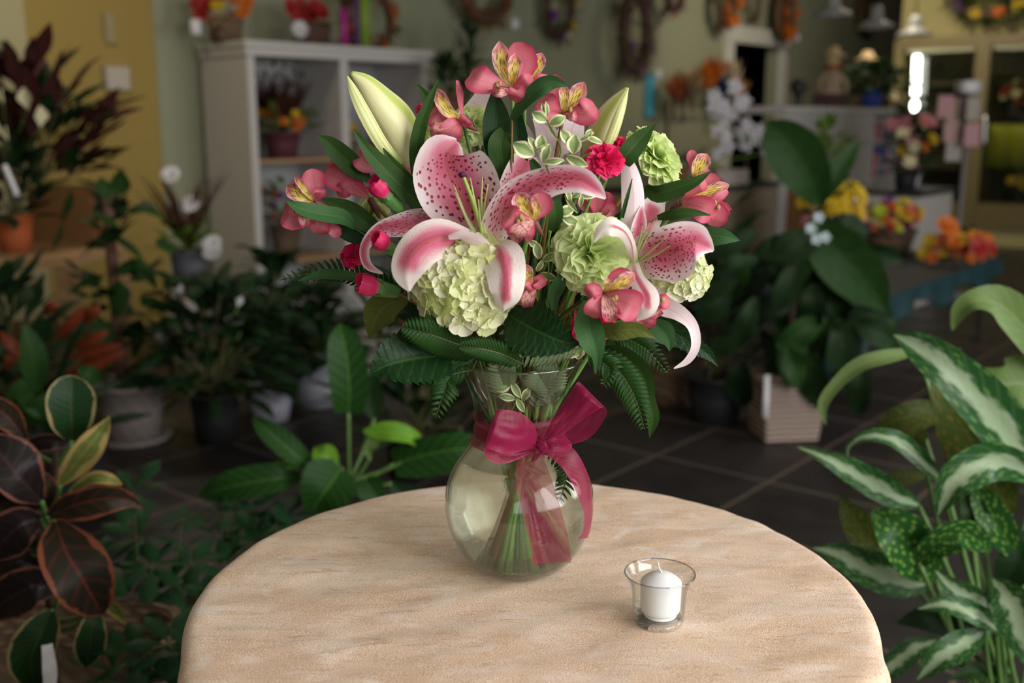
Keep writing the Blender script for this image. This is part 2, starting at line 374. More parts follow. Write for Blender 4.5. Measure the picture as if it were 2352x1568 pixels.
# ---------------- ribbon ----------------
g=G('crimson_organza'); u_,v_=g.uv()
ed=g.sm(g.ma('ABSOLUTE',g.ma('SUBTRACT',v_,.5)),.485,.495); fib=g.noise(g.map(g.uvw(),(260,14,1)),1,2)
fib2=g.noise(g.map(g.uvw(),(30,5,1)),1,2)
c=g.mix(fib,(.26,.003,.045),(.46,.012,.11)); c=g.mix(ed,c,(.60,.01,.11))
lw=g.n('LayerWeight',{'Blend':.35}).outputs['Facing']
al=g.ma('ADD',g.ma('MULTIPLY',ed,.3),g.ma('ADD',.52,g.ma('ADD',g.ma('MULTIPLY',lw,.35),g.ma('MULTIPLY',fib2,.15))),clamp=True)
M_org=g.fin(c,.35,trans=.30,alpha=al,sheen=.15,spec=.35,normal=g.bump(fib,.3,.0005))
g2=M_org.copy(); g2.name='crimson_organza_single'; M_org1=g2
for nd in g2.node_tree.nodes:
    if nd.type=='MATH' and nd.operation=='ADD' and abs(nd.inputs[0].default_value-.52)<1e-4: nd.inputs[0].default_value=.36
bw=thing('ribbon_bow','sheer crimson organza ribbon bow tied around the neck of the vase','ribbon',tuple(VX+V((0,-.05,.16))))
# neck bands
def band(z0,z1,tilt,ph,r0=.0005,gath=.0014):
    rows=[]
    for i in range(13):
        t=i/12; row=[]
        for j in range(97):
            a=6.2832*j/96; z=z0+(z1-z0)*t+tilt*math.cos(a-ph)
            rr=0
            for k in range(len(q)-1):
                if q[k][1]<=z<=q[k+1][1]: f=(z-q[k][1])/(q[k+1][1]-q[k][1]); rr=q[k][0]*(1-f)+q[k+1][0]*f
            rr=rr or .048
            rr+=r0+gath*(1+math.sin(t*9+a*1.5+ph))*.8
            row.append(VX+V((rr*math.cos(a),rr*math.sin(a),z)))
        rows.append(row)
    m.grid(rows,[(j/96,i/12) for i in range(13) for j in range(97)])
m=MB(); band(.142,.166,.003,R(200)); band(.157,.178,.004,R(20),.001); m.build('neck_band',M_org,bw)
d0=-.062
m=MB(); m.edges([(1240,1014,-.056),(1222,970,-.070),(1188,946,-.084),(1141,941,-.092),(1150,957,-.080),(1185,987,-.068),(1240,1020,-.056)],[(1240,1026,-.060),(1205,1032,-.080),(1160,1040,-.098),(1113,1028,-.102),(1122,1054,-.090),(1165,1064,-.076),(1240,1030,-.058)],seed=3); m.build('loop',M_org,bw)
m=MB(); m.edges([(1246,1010,-.056),(1264,972,-.068),(1292,928,-.078),(1324,880,-.086),(1334,888,-.074),(1308,935,-.062),(1250,1016,-.054)],[(1252,1026,-.060),(1294,996,-.074),(1340,962,-.088),(1386,934,-.092),(1389,960,-.078),(1345,1010,-.066),(1252,1030,-.056)],seed=8); m.build('loop',M_org,bw)
m=MB(); m.strip([(1243,1025,-.058,30,0),(1222,1060,-.066,62,5),(1230,1120,-.082,82,0),(1248,1190,-.090,88,-4),(1262,1245,-.088,88,0),(1268,1292,-.083,88,2)],nu=30,nv=12,cup=.12,ruf=.05,rf=1.5,seed=5); m.build('tail',M_org1,bw)
m=MB(); m.strip([(1246,1024,-.058,26,0),(1275,1032,-.070,48,-20),(1308,1060,-.078,55,-30),(1335,1110,-.072,52,-42),(1348,1170,-.060,40,-58),(1345,1215,-.052,34,-60),(1337,1236,-.05,34,-55)],nu=30,nv=12,cup=.15,ruf=.05,rf=2,seed=6); m.build('tail',M_org,bw)
m=MB(); m.ptube([(1240,1006,-.060),(1246,1022,-.068),(1250,1038,-.062)],[8,14,9],n=14,lobe=.18,ln=5)
for (xa,ya,xb,yb) in ((1242,1022,1208,1015),(1242,1026,1205,1034),(1248,1020,1275,1000),(1250,1026,1285,1020),(1246,1030,1235,1055)): m.strip([(xa,ya,-.066,14,0),((xa+xb)/2,(ya+yb)/2,-.071,15,40),(xb,yb,-.070,12,60)],nu=8,nv=4,cup=.8)
m.build('knot',M_org,bw)
# ---------------- petal and leaf materials ----------------
def back(g): return g.n('NewGeometry').outputs['Backfacing']
def lilym(name,spots,wt=(.88,.78,.79),bw=1.,t0=.80):
    g=G(name); u_,v_=g.uv(); vec=g.uvw()
    a=g.ma('ABSOLUTE',g.ma('SUBTRACT',g.ma('MULTIPLY',v_,2),1)); st=g.noise(g.map(vec,(3,45,1)),1,3); bl=g.noise(g.map(vec,(4,5,1)),1,2)
    aa=g.ma('ADD',a,g.ma('MULTIPLY',g.ma('SUBTRACT',bl,.5),.45)); 
    aa=g.ma('MULTIPLY',aa,bw)
    pk=g.ma('MULTIPLY',g.sm(aa,.25,.80,1,0),g.ma('MULTIPLY',g.sm(u_,t0,t0+.17,1,0),g.sm(u_,.02,.28,.35,1)))
    c=g.mix(pk,wt,(.66,.07,.19)); 
    cr=g.ma('MULTIPLY',g.sm(aa,.02,.34,1,0),g.ma('MULTIPLY',g.sm(u_,t0-.08,t0+.12,1,0),g.sm(u_,.05,.3,.3,1)))
    c=g.mix(cr,c,(.47,.004,.045)); c=g.mix(g.ma('MULTIPLY',st,.28),c,(.95,.75,.80)); 
    c=g.mix(g.sm(u_,.0,.10,1,0),c,(.75,.78,.42))
    vo=g.n('TexVoronoi',{'Vector':g.map(vec,(22,13,1),g.n('CombineXYZ',{0:g.ma('MULTIPLY',g.rnd(),17)}).outputs[0]),'Scale':1,'Randomness':1.},voronoi_dimensions='2D');
    vd_=g.ma('ADD',vo.outputs['Distance'],g.ma('MULTIPLY',g.ma('SUBTRACT',bl,.5),.35)); sp=g.ma('MULTIPLY',g.sm(vd_,.15,.25,1,0),g.ma('MULTIPLY',g.ma('GREATER_THAN',g.ma('ADD',u_,g.ma('MULTIPLY',bl,.2)),.17),g.ma('LESS_THAN',g.ma('ADD',u_,g.ma('MULTIPLY',a,.18)),.70)))
    sp=g.ma('MULTIPLY',sp,g.ma('LESS_THAN',a,.9)); c=g.mix(g.ma('MULTIPLY',sp,spots),c,(.26,.004,.035))
    c=g.mix(back(g),c,g.mix(g.sm(a,.0,.2),(.80,.72,.50),g.mix(st,(.86,.70,.76),(.92,.84,.84))))
    return g.fin(c,.42,trans=.28,normal=g.bump(g.ma('ADD',g.ma('MULTIPLY',st,.5),g.ma('MULTIPLY',sp,1.5)),.4,.0006),spec=.4)
M_lily=lilym('stargazer_petal',1.,(.88,.78,.79),.78,.84)
M_lilyc=lilym('stargazer_petal_clear',0.,(.90,.82,.76),.85,.66)
M_lilyn=lilym('stargazer_petal_narrow_stripe',.0,(.90,.83,.78),1.7,.66)
M_lilyp=lilym('stargazer_petal_cream',.0,(.90,.84,.74),3.2,.55)
g=G('lily_petal_pale_back'); u_,v_=g.uv(); st=g.noise(g.map(g.uvw(),(3,40,1)),1,3); a=g.ma('ABSOLUTE',g.ma('SUBTRACT',g.ma('MULTIPLY',v_,2),1))
c=g.mix(st,(.84,.64,.70),(.93,.84,.84)); c=g.mix(g.sm(a,.0,.15,.5,0),c,(.80,.45,.50)); c=g.mix(g.sm(u_,.8,1),c,(.93,.90,.80))
M_lback=g.fin(c,.42,trans=.28,normal=g.bump(st,.3,.0005))
g=G('lily_bud_skin'); u_,v_=g.uv(); w3=g.ma('ABSOLUTE',g.ma('SINE',g.ma('MULTIPLY',v_,9.4248))); st=g.noise(g.map(g.uvw(),(3,40,1)),1,3)
c=g.mix(g.sm(w3,.75,1),(.84,.80,.46),(.50,.62,.12)); c=g.mix(g.ma('MULTIPLY',st,.4),c,(.62,.70,.28)); c=g.mix(g.sm(u_,.0,.22,.9,0),c,(.42,.60,.12)); c=g.mix(g.sm(u_,.9,1,0,.7),c,(.45,.60,.12))
M_bud=g.fin(c,.42,trans=.12,normal=g.bump(st,.3,.0006))
def alm(name,kind):
    g=G(name); u_,v_=g.uv(); vec=g.uvw(); a=g.ma('ABSOLUTE',g.ma('SUBTRACT',g.ma('MULTIPLY',v_,2),1))
    st=g.noise(g.map(vec,(2,30,1)),1,3); bl=g.noise(g.map(vec,(3,3,1)),1,2)
    pink=g.mix(st,(.56,.085,.14),(.76,.24,.28)); pink=g.mix(g.sm(g.ma('ADD',a,g.ma('MULTIPLY',bl,.3)),.6,1.2),pink,(.62,.05,.15)); pink=g.mix(g.sm(u_,.93,1,0,.8),pink,(.30,.22,.05))
    if kind=='p':
        c=g.mix(g.ma('MULTIPLY',g.sm(a,.0,.12,1,0),g.sm(u_,.2,.8,.6,0)),pink,(.48,.03,.07)); c=g.mix(g.sm(u_,.0,.25,.8,0),c,(.62,.42,.22))
    else:
        base=g.mix(st,(.82,.58,.03),(.86,.72,.22)) if kind=='y' else g.mix(st,(.80,.34,.30),(.84,.46,.42))
        c=g.mix(g.sm(g.ma('ADD',u_,g.ma('MULTIPLY',g.ma('SUBTRACT',a,.5),.35)),.48,.82),base,pink)
        if kind=='y': c=g.mix(g.sm(a,.45,.95,0,.65),c,(.90,.62,.55))
        vo=g.n('TexVoronoi',{'Vector':g.map(vec,(4.2,13,1),g.n('CombineXYZ',{0:g.ma('MULTIPLY',g.rnd(),19)}).outputs[0]),'Scale':1,'Randomness':.75},voronoi_dimensions='2D').outputs['Distance']
        d=g.ma('MULTIPLY',g.sm(vo,.20,.28,1,0),g.ma('MULTIPLY',g.sm(u_,.12,.2),g.sm(u_,.78,.88,1,0)))
        c=g.mix(d,c,(.07,.008,.01))
    c=g.mix(back(g),c,g.mix(st,(.48,.07,.11),(.66,.17,.20)))
    return g.fin(c,.45,trans=.30,normal=g.bump(st,.3,.0004))
M_ay,M_ap,M_as=alm('alstroemeria_yellow','y'),alm('alstroemeria_pink','p'),alm('alstroemeria_streaked','s')
def leafm(name,c1,c2,vein,rough=.38,trans=.15,mode='parallel',edge=None,bk=None,nv=7,spots=None,band=None,coat=0,vs=.8):
    g=G(name); u_,v_=g.uv(); vec=g.uvw(); a=g.ma('ABSOLUTE',g.ma('SUBTRACT',g.ma('MULTIPLY',v_,2),1))
    n=g.noise(g.obj(),14,3); c=g.mix(n,c1,c2)
    if mode=='parallel': wv=g.ma('POWER',g.ma('ABSOLUTE',g.ma('SINE',g.ma('MULTIPLY',v_,3.1416*nv*2))),6.)
    else: wv=g.ma('POWER',g.ma('ABSOLUTE',g.ma('SINE',g.ma('MULTIPLY',g.ma('SUBTRACT',u_,g.ma('MULTIPLY',a,.16)),3.1416*nv))),14.)
    mid=g.sm(a,.02,.07,1,0)
    if band:
        nb=g.noise(g.map(vec,(8,5,1)),1,4); fb=g.sm(g.ma('ADD',a,g.ma('MULTIPLY',g.ma('SUBTRACT',nb,.5),.9)),band[1]-.12,band[1]+.12,1,0)
        c=g.mix(fb,c,band[0])
    if spots:
        so=g.n('TexVoronoi',{'Vector':g.map(vec,(12,7,1)),'Scale':1},voronoi_dimensions='2D').outputs['Distance']; c=g.mix(g.sm(so,.15,.3,.3 if band else .8,0),c,spots)
    c=g.mix(g.ma('MULTIPLY',wv,vs*.35),c,vein); c=g.mix(g.ma('MULTIPLY',mid,vs),c,vein)
    if edge:
        ne=g.noise(g.map(vec,(5,3,1)),1,3); e=g.ma('ADD',a,g.ma('MULTIPLY',g.ma('SUBTRACT',ne,.5),edge[2])); ue=g.sm(u_,.86,1,0,.5)
        c=g.mix(g.sm(g.ma('ADD',e,ue),edge[1]-.03,edge[1]+.03),c,edge[0])
    if bk: c=g.mix(back(g),c,bk)
    return g.fin(c,rough,trans=trans,normal=g.bump(g.ma('ADD',g.ma('MULTIPLY',wv,-.5 if mode=='parallel' else -1),n),.2,.0012),spec=.18,coat=coat)
M_leaf=leafm('lily_leaf',(.018,.052,.009),(.036,.092,.016),(.07,.13,.03),.5,.12,vs=.4)
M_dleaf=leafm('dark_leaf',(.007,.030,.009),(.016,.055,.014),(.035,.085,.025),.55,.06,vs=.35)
M_aleaf=leafm('alstroemeria_leaf',(.032,.095,.030),(.055,.145,.042),(.10,.23,.08),.55,.15,vs=.35)
M_hleaf=leafm('hydrangea_leaf',(.005,.023,.006),(.011,.042,.011),(.035,.09,.022),.45,.06,'feather',nv=9)
M_olive=leafm('olive_leaf',(.09,.12,.02),(.14,.17,.035),(.17,.20,.06),.5,.2,'feather',nv=7)
M_fern=leafm('fern_leaflet',(.010,.042,.006),(.022,.072,.010),(.05,.12,.03),.5,.12)
M_fern2=leafm('fern_leaflet_pale',(.13,.19,.09),(.20,.27,.14),(.22,.20,.12),.6,.15)
M_var=leafm('variegated_leaf',(.20,.31,.09),(.33,.44,.18),(.5,.58,.30),.42,.15,edge=((.90,.86,.55),.62,.5),bk=(.55,.62,.38),vs=.4)
g=G('flower_stem'); n_=g.noise(g.obj(),30,2); r_=g.rnd(); c=g.mix(n_,(.09,.20,.03),(.20,.36,.08)); c=g.mix(g.ma('GREATER_THAN',r_,.74),c,(.22,.12,.035)); c=g.mix(g.ma('LESS_THAN',r_,.25),c,(.06,.13,.035)); M_stem=g.fin(c,.45,spec=.3)
M_dstem=plain('dark_stem',(.10,.10,.04),.5,var=.3); M_rstem=plain('purple_stem',(.16,.05,.05),.5,var=.3)
M_gstem=plain('leaf_stalk_green',(.10,.20,.05),.45,var=.3)
M_calyx=plain('calyx_green',(.13,.32,.08),.45,trans=.1,var=.25,scale=60)
# ---------------- bouquet builders ----------------
MOUTH=VX+V((0,0,.236)); sr=random.Random(11)
def stembase(k):
    a=k*2.4; r=.012+.040*((k*.618)%1); return VX+V((r*math.cos(a),r*.9*math.sin(a),.0125+.004*((k*.37)%1)))
_k=[0]
def stempath(p,bend=.5):
    k=_k[0]; _k[0]+=1; b=stembase(k); a=math.atan2(b.y-VX.y,b.x-VX.x)+math.pi
    nr=.012+.022*((k*.755)%1); nk=VX+V((nr*math.cos(a),nr*math.sin(a),.165)); d=p-nk
    out=V((d.x,d.y,0)); f=min(1,.045/max(out.length,1e-4)*(.3+.7*((k*.41)%1)))
    m=V((nk.x+d.x*min(f,.5),nk.y+d.y*min(f,.5),MOUTH.z+.004)) if p.z>MOUTH.z+.02 else V((nk.x+out.x*min(.4,.045/max(out.length,1e-4)),nk.y+out.y*min(.4,.045/max(out.length,1e-4)),MOUTH.z+.010))
    mid=m.lerp(p,.55)+V((0,0,.012))
    return [b,nk,m,mid,p]
def flower(name,label,cat,group=None,pt=None,r=.0022,smat=None,stem=True):
    path=stempath(pt); o=thing(name,label,cat,tuple(path[0]),group)
    if stem:
        m=MB(); m.tube(path,[r*1.1,r,r,r*.9,r*.8],n=8); m.build('stem',smat or M_stem,o)
    return o
def PP(x,y,d): return P(x,y,YV+d)
def petal(o,cps,mat,name='petal',**k):
    m=MB(); kk=dict(nu=18,nv=8,cup=.12,ruf=.05,rf=2.2,seed=len(ORG)); kk.update(k); m.strip(cps,**kk); return m.build(name,mat,o)
# --- stargazer lilies
o=flower('stargazer_lily','large open pink and white speckled lily above the green hydrangea','lily','stargazer lilies',PP(1122,570,-.05),.0034)
petal(o,[(1118,556,-.055,40),(1092,500,-.062,135,-12),(1060,440,-.070,186,-6),(1034,388,-.070,176,-4),(1028,352,-.062,120,-6),(1046,330,-.055,40,0),(1052,325,-.05,6)],M_lily,cup=.22,ruf=.05,nu=26,nv=12,crease=.08)
petal(o,[(1128,552,-.05,30),(1152,490,-.04,66,15),(1182,428,-.025,84,20),(1204,380,-.01,72,10),(1212,358,.0,40,0)],M_lily,cup=.25,nu=22,nv=10,crease=.08)
petal(o,[(1126,560,-.06,44),(1150,500,-.080,88,25),(1196,446,-.10,92,22),(1262,413,-.115,78,25),(1325,410,-.12,66,20),(1365,432,-.118,40,5),(1391,456,-.112,5)],M_lily,cup=.2,nu=30,nv=12,ruf=.07,crease=.1)
petal(o,[(1105,562,-.06,46),(1040,528,-.055,74,10),(975,512,-.055,66,15),(918,517,-.06,54,0),(868,528,-.065,38,-25),(836,566,-.07,30,-40),(842,608,-.072,24,-30),(879,628,-.07,4)],M_lily,cup=.3,nu=34,nv=10,crease=.1)
petal(o,[(1120,570,-.07,30),(1066,552,-.095,60,0),(1008,545,-.118,92,10),(962,570,-.135,104,25),(938,606,-.145,88,20),(934,640,-.145,60,10),(940,669,-.14,6)],M_lilyc,cup=-.16,nu=30,nv=12,crease=-.12,ruf=.06)
petal(o,[(1030,545,-.124,10),(1060,542,-.125,26,40),(1092,553,-.115,34,30),(1134,571,-.09,6)],M_lback,'petal_fold',cup=-.3)
petal(o,[(1136,563,-.08,56),(1152,584,-.108,96,0),(1162,625,-.128,92,0),(1163,672,-.132,76,0),(1158,700,-.128,44),(1156,714,-.124,6)],M_lilyn,cup=-.2,nu=26,nv=12,crease=-.16,ruf=.05)
m=MB(); m.ptube([(1118,562,-.065),(1100,510,-.085),(1083,455,-.105),(1064,405,-.125)],[5,5,4.6,4],n=10); pis=m.build('pistil',plain('pistil_green',(.36,.55,.12),.4),o)
m=MB(); c_=PP(1062,401,-.126); m.ball(c_,(.0036,.0036,.0026),10,15,jit=.35,seed=2); m.build('stigma',plain('stigma_purple',(.06,.01,.05),.6),pis)
M_fil=plain('stamen_green',(.55,.62,.26),.45)
for i,(x,y,xm,ym,dd) in enumerate([(1042,424,1075,505,-.10),(1045,441,1080,520,-.105),(1080,408,1096,490,-.10),(1108,407,1106,490,-.10),(1121,423,1110,500,-.095),(1099,458,1104,520,-.11)]):
    m=MB(); m.ptube([(1118,564,-.065),(xm,ym,(dd-.07)/2),(x,y,dd)],[5,3.6,.9],n=8); m.build('stamen',M_fil,o)
o=flower('stargazer_lily','open pink and white speckled lily on the right beside the green carnation','lily','stargazer lilies',PP(1466,615,-.04),.0034)
petal(o,[(1466,618,-.05,50),(1500,592,-.085,126,18),(1548,572,-.115,142,22),(1590,558,-.12,104,12),(1616,562,-.115,52,-5),(1639,576,-.108,5)],M_lily,cup=.25,nu=28,nv=12,crease=.12,ruf=.05)
petal(o,[(1460,585,-.05,26),(1455,510,-.055,50,10),(1454,440,-.055,52,10),(1444,385,-.05,36),(1434,347,-.04,8)],M_lback,cup=-.25,nu=24,nv=10,crease=-.05)
petal(o,[(1468,590,-.035,40),(1482,520,-.02,62,0),(1500,478,-.005,56,0),(1520,456,.005,24)],M_lilyc,cup=.2,nu=20,nv=10)
petal(o,[(1462,600,-.06,26),(1464,550,-.062,36),(1470,510,-.06,32),(1474,472,-.055,6)],M_lily,cup=.2,nu=20,nv=8)
petal(o,[(1456,600,-.085,20),(1450,562,-.12,26,30),(1434,532,-.142,34,25),(1406,520,-.152,44,15),(1380,530,-.153,30,10),(1364,556,-.150,4)],M_lilyp,cup=-.25,nu=28,nv=10,crease=-.1)
petal(o,[(1452,600,-.08,28),(1464,640,-.105,36,-10),(1486,680,-.122,56,-5),(1484,712,-.128,40),(1462,736,-.122,5)],M_lilyn,cup=-.2,nu=24,nv=10,ruf=.09)
petal(o,[(1470,640,-.05,20),(1516,696,-.065,46,0),(1560,722,-.078,40,-20),(1588,752,-.085,34,-40),(1595,795,-.088,26,-40),(1578,828,-.088,17,-20),(1548,846,-.088,3)],M_lback,cup=.35,nu=30,nv=8)
for (x,y,xm,ym) in ((1500,520,1478,560),(1492,512,1470,560),(1530,545,1490,580),(1538,565,1500,588),(1476,520,1466,560)):
    m=MB(); m.ptube([(1456,606,-.07),(xm,ym,-.10),(x,y,-.13)],[4,3,.8],n=8); m.build('stamen',M_fil,o)
o=flower('stargazer_lily','pale lily seen from behind at the back of the bouquet centre','lily','stargazer lilies',PP(1240,430,.05),.0034)
for c in ([(1245,440,.05,30),(1215,360,.05,48),(1200,310,.05,46),(1193,275,.05,14)],[(1248,430,.05,30),(1262,350,.045,52,10),(1252,300,.04,48,0),(1228,268,.035,14)],[(1255,430,.05,26),(1300,380,.03,36),(1315,345,.02,40,30),(1290,330,.015,40,60),(1270,345,.015,14,60)],[(1250,430,.055,30),(1300,330,.06,60),(1318,285,.065,50),(1320,265,.07,10)]): petal(o,c,M_lback)
o=flower('stargazer_lily','white petalled lily mostly hidden behind the upper left alstroemeria','lily','stargazer lilies',PP(1110,330,.05),.0034)
for c in ([(1120,360,.05,20),(1118,290,.045,70),(1100,248,.04,90),(1080,228,.04,46)],[(1110,360,.05,20),(1145,300,.05,50),(1140,258,.05,40),(1128,235,.05,12)]): petal(o,c,M_lback)
# --- lily buds
def lbud(label,cps,rad,splits):
    o=flower('lily_bud',label,'flower bud','closed lily buds',PP(cps[0][0],cps[0][1],cps[0][2]),.003)
    m=MB(); m.ptube(cps,rad,n=48,nu=40,lobe=.075,ln=3); m.build('closed_petals',M_bud,o)
    m=MB()
    for s in splits: m.strip(s,nu=16,nv=4,cup=-.5)
    m.build('outer_petal',M_bud,o)
lbud('fat pale green and cream lily bud leaning left over the white shelf',[(943,398,.0),(930,350,-.01),(905,290,-.02),(868,240,-.03),(835,195,-.035),(806,168,-.04)],[15,44,53,44,27,6],
 [[(920,380,-.03,20),(880,330,-.05,32,20),(842,262,-.058,34,25),(815,210,-.055,24,20),(797,174,-.05,3)]])
lbud('narrow upright green lily bud right of the upper flowers',[(1362,385,.0),(1376,335,-.01),(1398,280,-.015),(1420,238,-.02),(1441,202,-.025)],[22,35,33,22,4],[[(1392,340,-.045,20),(1412,285,-.046,22,-10),(1428,243,-.042,16),(1444,201,-.03,2)]])
# --- alstroemeria
AM={'y':M_ay,'p':M_ap,'s':M_as}
def alst(label,th,d,pets,sta=None,tube=None):
    o=flower('alstroemeria',label,'alstroemeria','pink alstroemeria blooms',PP(th[0],th[1],d+.02),.0025,M_stem)
    for i,p in enumerate(pets):
        k,mx,my,tx,ty,w=p[:6]; dt=p[6] if len(p)>6 else -.012; rl=p[7] if len(p)>7 else 0
        bx,by=th; wm=w*(1.04 if k=='p' else .86)
        if k=='p': cps=[(bx,by,d+.004,5),((bx*2+mx)/3,(by*2+my)/3,d+dt*.6,w*.40,rl),(mx,my,d+dt,wm*.92,rl),((mx+tx)/2,(my+ty)/2,d+dt*1.05,wm*1.02,rl),(mx*.12+tx*.88,my*.12+ty*.88,d+dt*.7,w*.62,rl),(tx,ty,d+dt*.4,3)]
        else: cps=[(bx,by,d+.002,6),((bx*2+mx)/3,(by*2+my)/3,d+dt*.8,w*.42,rl),(mx,my,d+dt*1.2,wm,rl),(mx*.4+tx*.6,my*.4+ty*.6,d+dt*1.1,w*.9,rl),(tx,ty,d+dt*.6,2)]
        petal(o,cps,AM[k],cup=.20 if k=='p' else .30,ruf=.07,nu=20,nv=8,seed=i*7+int(mx))
    m=MB(); t=tube or (th[0]*.5+1200*.5*.0+th[0]*.5,th[1]+16)
    m.ptube([(th[0],th[1],d),((th[0]+t[0])/2,(th[1]+t[1])/2,d+.004),(t[0],t[1],d+.012)],[8,7,3],n=10); m.build('ovary',M_rstem,o)
    if sta:
        m=MB(); ma_=MB()
        for (x,y) in sta:
            m.ptube([(th[0],th[1],d-.002),((th[0]+x)/2,(th[1]+y)/2-3,d-.014),(x,y,d-.018)],[1.4,1.2,1],n=6)
            ma_.ball(PP(x,y,d-.018),(.0022,.0016,.0030),6,8)
        so_=m.build('stamen',M_as,o); ma_.build('anthers',plain('anther_olive',(.38,.26,.09),.6),so_)
    return o
alst('topmost pink alstroemeria bloom with two yellow striped petals upright',(1176,206),-.02,[('p',1205,150,1181,97,62,.010),('y',1153,152,1147,94,42,.0),('y',1180,162,1186,122,32,-.010),('p',1112,188,1079,172,64,-.02,15),('p',1190,205,1178,232,34,-.03),('s',1150,213,1129,207,24,-.03),('p',1200,190,1222,175,30,-.02)],[(1142,196),(1138,203),(1148,192)])
alst('pink alstroemeria bloom just behind the right side of the topmost one',(1204,222),.015,[('y',1232,155,1245,121,36,.0),('p',1232,200,1262,178,38,-.01),('p',1212,210,1226,226,34,-.01),('p',1215,175,1222,135,30,.02)])
alst('pink alstroemeria bloom at the upper right beside the narrow lily bud',(1293,264),-.02,[('p',1280,215,1275,170,36,.01),('y',1318,230,1343,188,40,0),('y',1296,225,1296,196,26,-.008),('p',1262,248,1244,228,54,-.015),('p',1268,270,1271,292,32,-.02),('p',1338,262,1367,242,56,-.018),('s',1313,268,1326,266,24,-.025)],[(1310,252)])
alst('pink alstroemeria bloom seen from the side left of the topmost one',(1064,280),-.03,[('y',1026,252,999,202,34,-.015),('p',1056,236,1050,184,26,.0,55),('p',1042,292,1023,323,50,-.02),('p',1008,272,988,262,46,-.01),('s',1008,292,991,311,24,-.02),('p',1075,270,1062,286,30,-.02)],[(1000,285),(1002,292)],tube=(1095,300))
alst('leftmost pink alstroemeria bloom crossed by a pale green leaf',(722,464),-.03,[('p',722,424,717,387,50,0),('y',690,446,659,426,44,-.01),('y',700,436,677,403,18,-.015),('p',680,498,651,486,60,-.015),('s',702,498,713,516,38,-.025),('p',736,512,729,536,46,-.01),('p',762,520,779,544,28,-.005),('p',735,445,735,430,26,-.02)],[(700,490),(695,484)],tube=(760,478))
alst('pink alstroemeria bloom turned away between the leftmost bloom and the bud',(850,456),-.005,[('p',795,416,745,394,58,-.01),('p',802,398,760,368,40,-.005),('p',806,430,773,442,36,-.015)],tube=(872,500))
alst('pink alstroemeria bloom half hidden under the fat lily bud',(890,392),-.01,[('p',845,374,822,348,52,-.01),('p',866,350,851,326,36,.01),('y',892,368,896,345,28,-.015),('p',926,380,948,400,50,-.01),('p',905,350,928,345,36,.015)])
alst('pink alstroemeria bloom in the middle resting against the lily petal',(1226,508),-.135,[('y',1204,474,1186,443,46,-.004),('p',1247,474,1234,443,46,-.0),('y',1234,484,1225,450,20,-.008),('p',1184,506,1160,492,56,-.015),('s',1192,530,1175,550,42,-.02),('p',1220,530,1211,555,20,-.02),('s',1205,522,1196,532,30,-.018)],[(1196,498),(1190,510),(1200,504),(1194,520)],tube=(1246,540))
alst('small pink alstroemeria bloom edge on between hydrangea and big carnation',(1230,652),-.09,[('y',1212,638,1205,606,34,-.005),('p',1236,644,1246,660,30,-.015),('p',1198,662,1190,652,30,0),('s',1215,682,1206,708,34,-.015),('p',1215,655,1205,668,26,-.018)],[(1200,690)])
alst('fully open pink alstroemeria bloom below the big green carnation',(1388,672),-.13,[('p',1415,642,1452,630,44,.004),('y',1423,654,1458,628,38,-.01),('p',1366,666,1346,677,36,-.015),('p',1368,702,1356,727,42,-.02),('s',1400,708,1410,738,44,-.02),('p',1432,694,1469,712,70,-.02),('y',1393,652,1400,640,16,-.012)],[(1408,688),(1412,700),(1416,705),(1414,684)],tube=(1398,690))
alst('pink alstroemeria bloom under the right lily pointing down',(1498,704),-.075,[('p',1458,738,1446,760,42,-.01),('p',1490,728,1478,748,40,-.012),('p',1516,694,1538,692,34,-.01),('s',1505,715,1512,728,30,-.02),('p',1480,715,1468,722,34,-.0)],[(1522,688),(1484,725)])
alst('rightmost pink alstroemeria bloom facing right in side view',(1562,466),-.01,[('p',1612,426,1655,408,40,.005),('y',1630,440,1675,424,32,-.005),('p',1600,430,1622,418,30,-.01),('p',1604,474,1640,494,56,-.02),('p',1650,486,1636,520,44,-.01),('p',1636,462,1672,438,22,-.012),('p',1652,480,1668,500,40,-.002)],[(1642,466),(1650,476)],tube=(1540,480))
alst('pink alstroemeria bloom peeking out below the right green carnation',(1592,408),.01,[('y',1606,382,1625,354,40,-.005),('p',1592,370,1588,344,26,.0),('p',1600,400,1630,392,30,.0)])
alst('dusky pink alstroemeria bloom seen from the back above the big carnation',(1372,500),-.035,[('p',1350,468,1340,444,42,0),('p',1372,462,1370,438,46,-.01),('p',1388,462,1393,440,42,-.005),('p',1398,482,1412,492,34,-.01)])
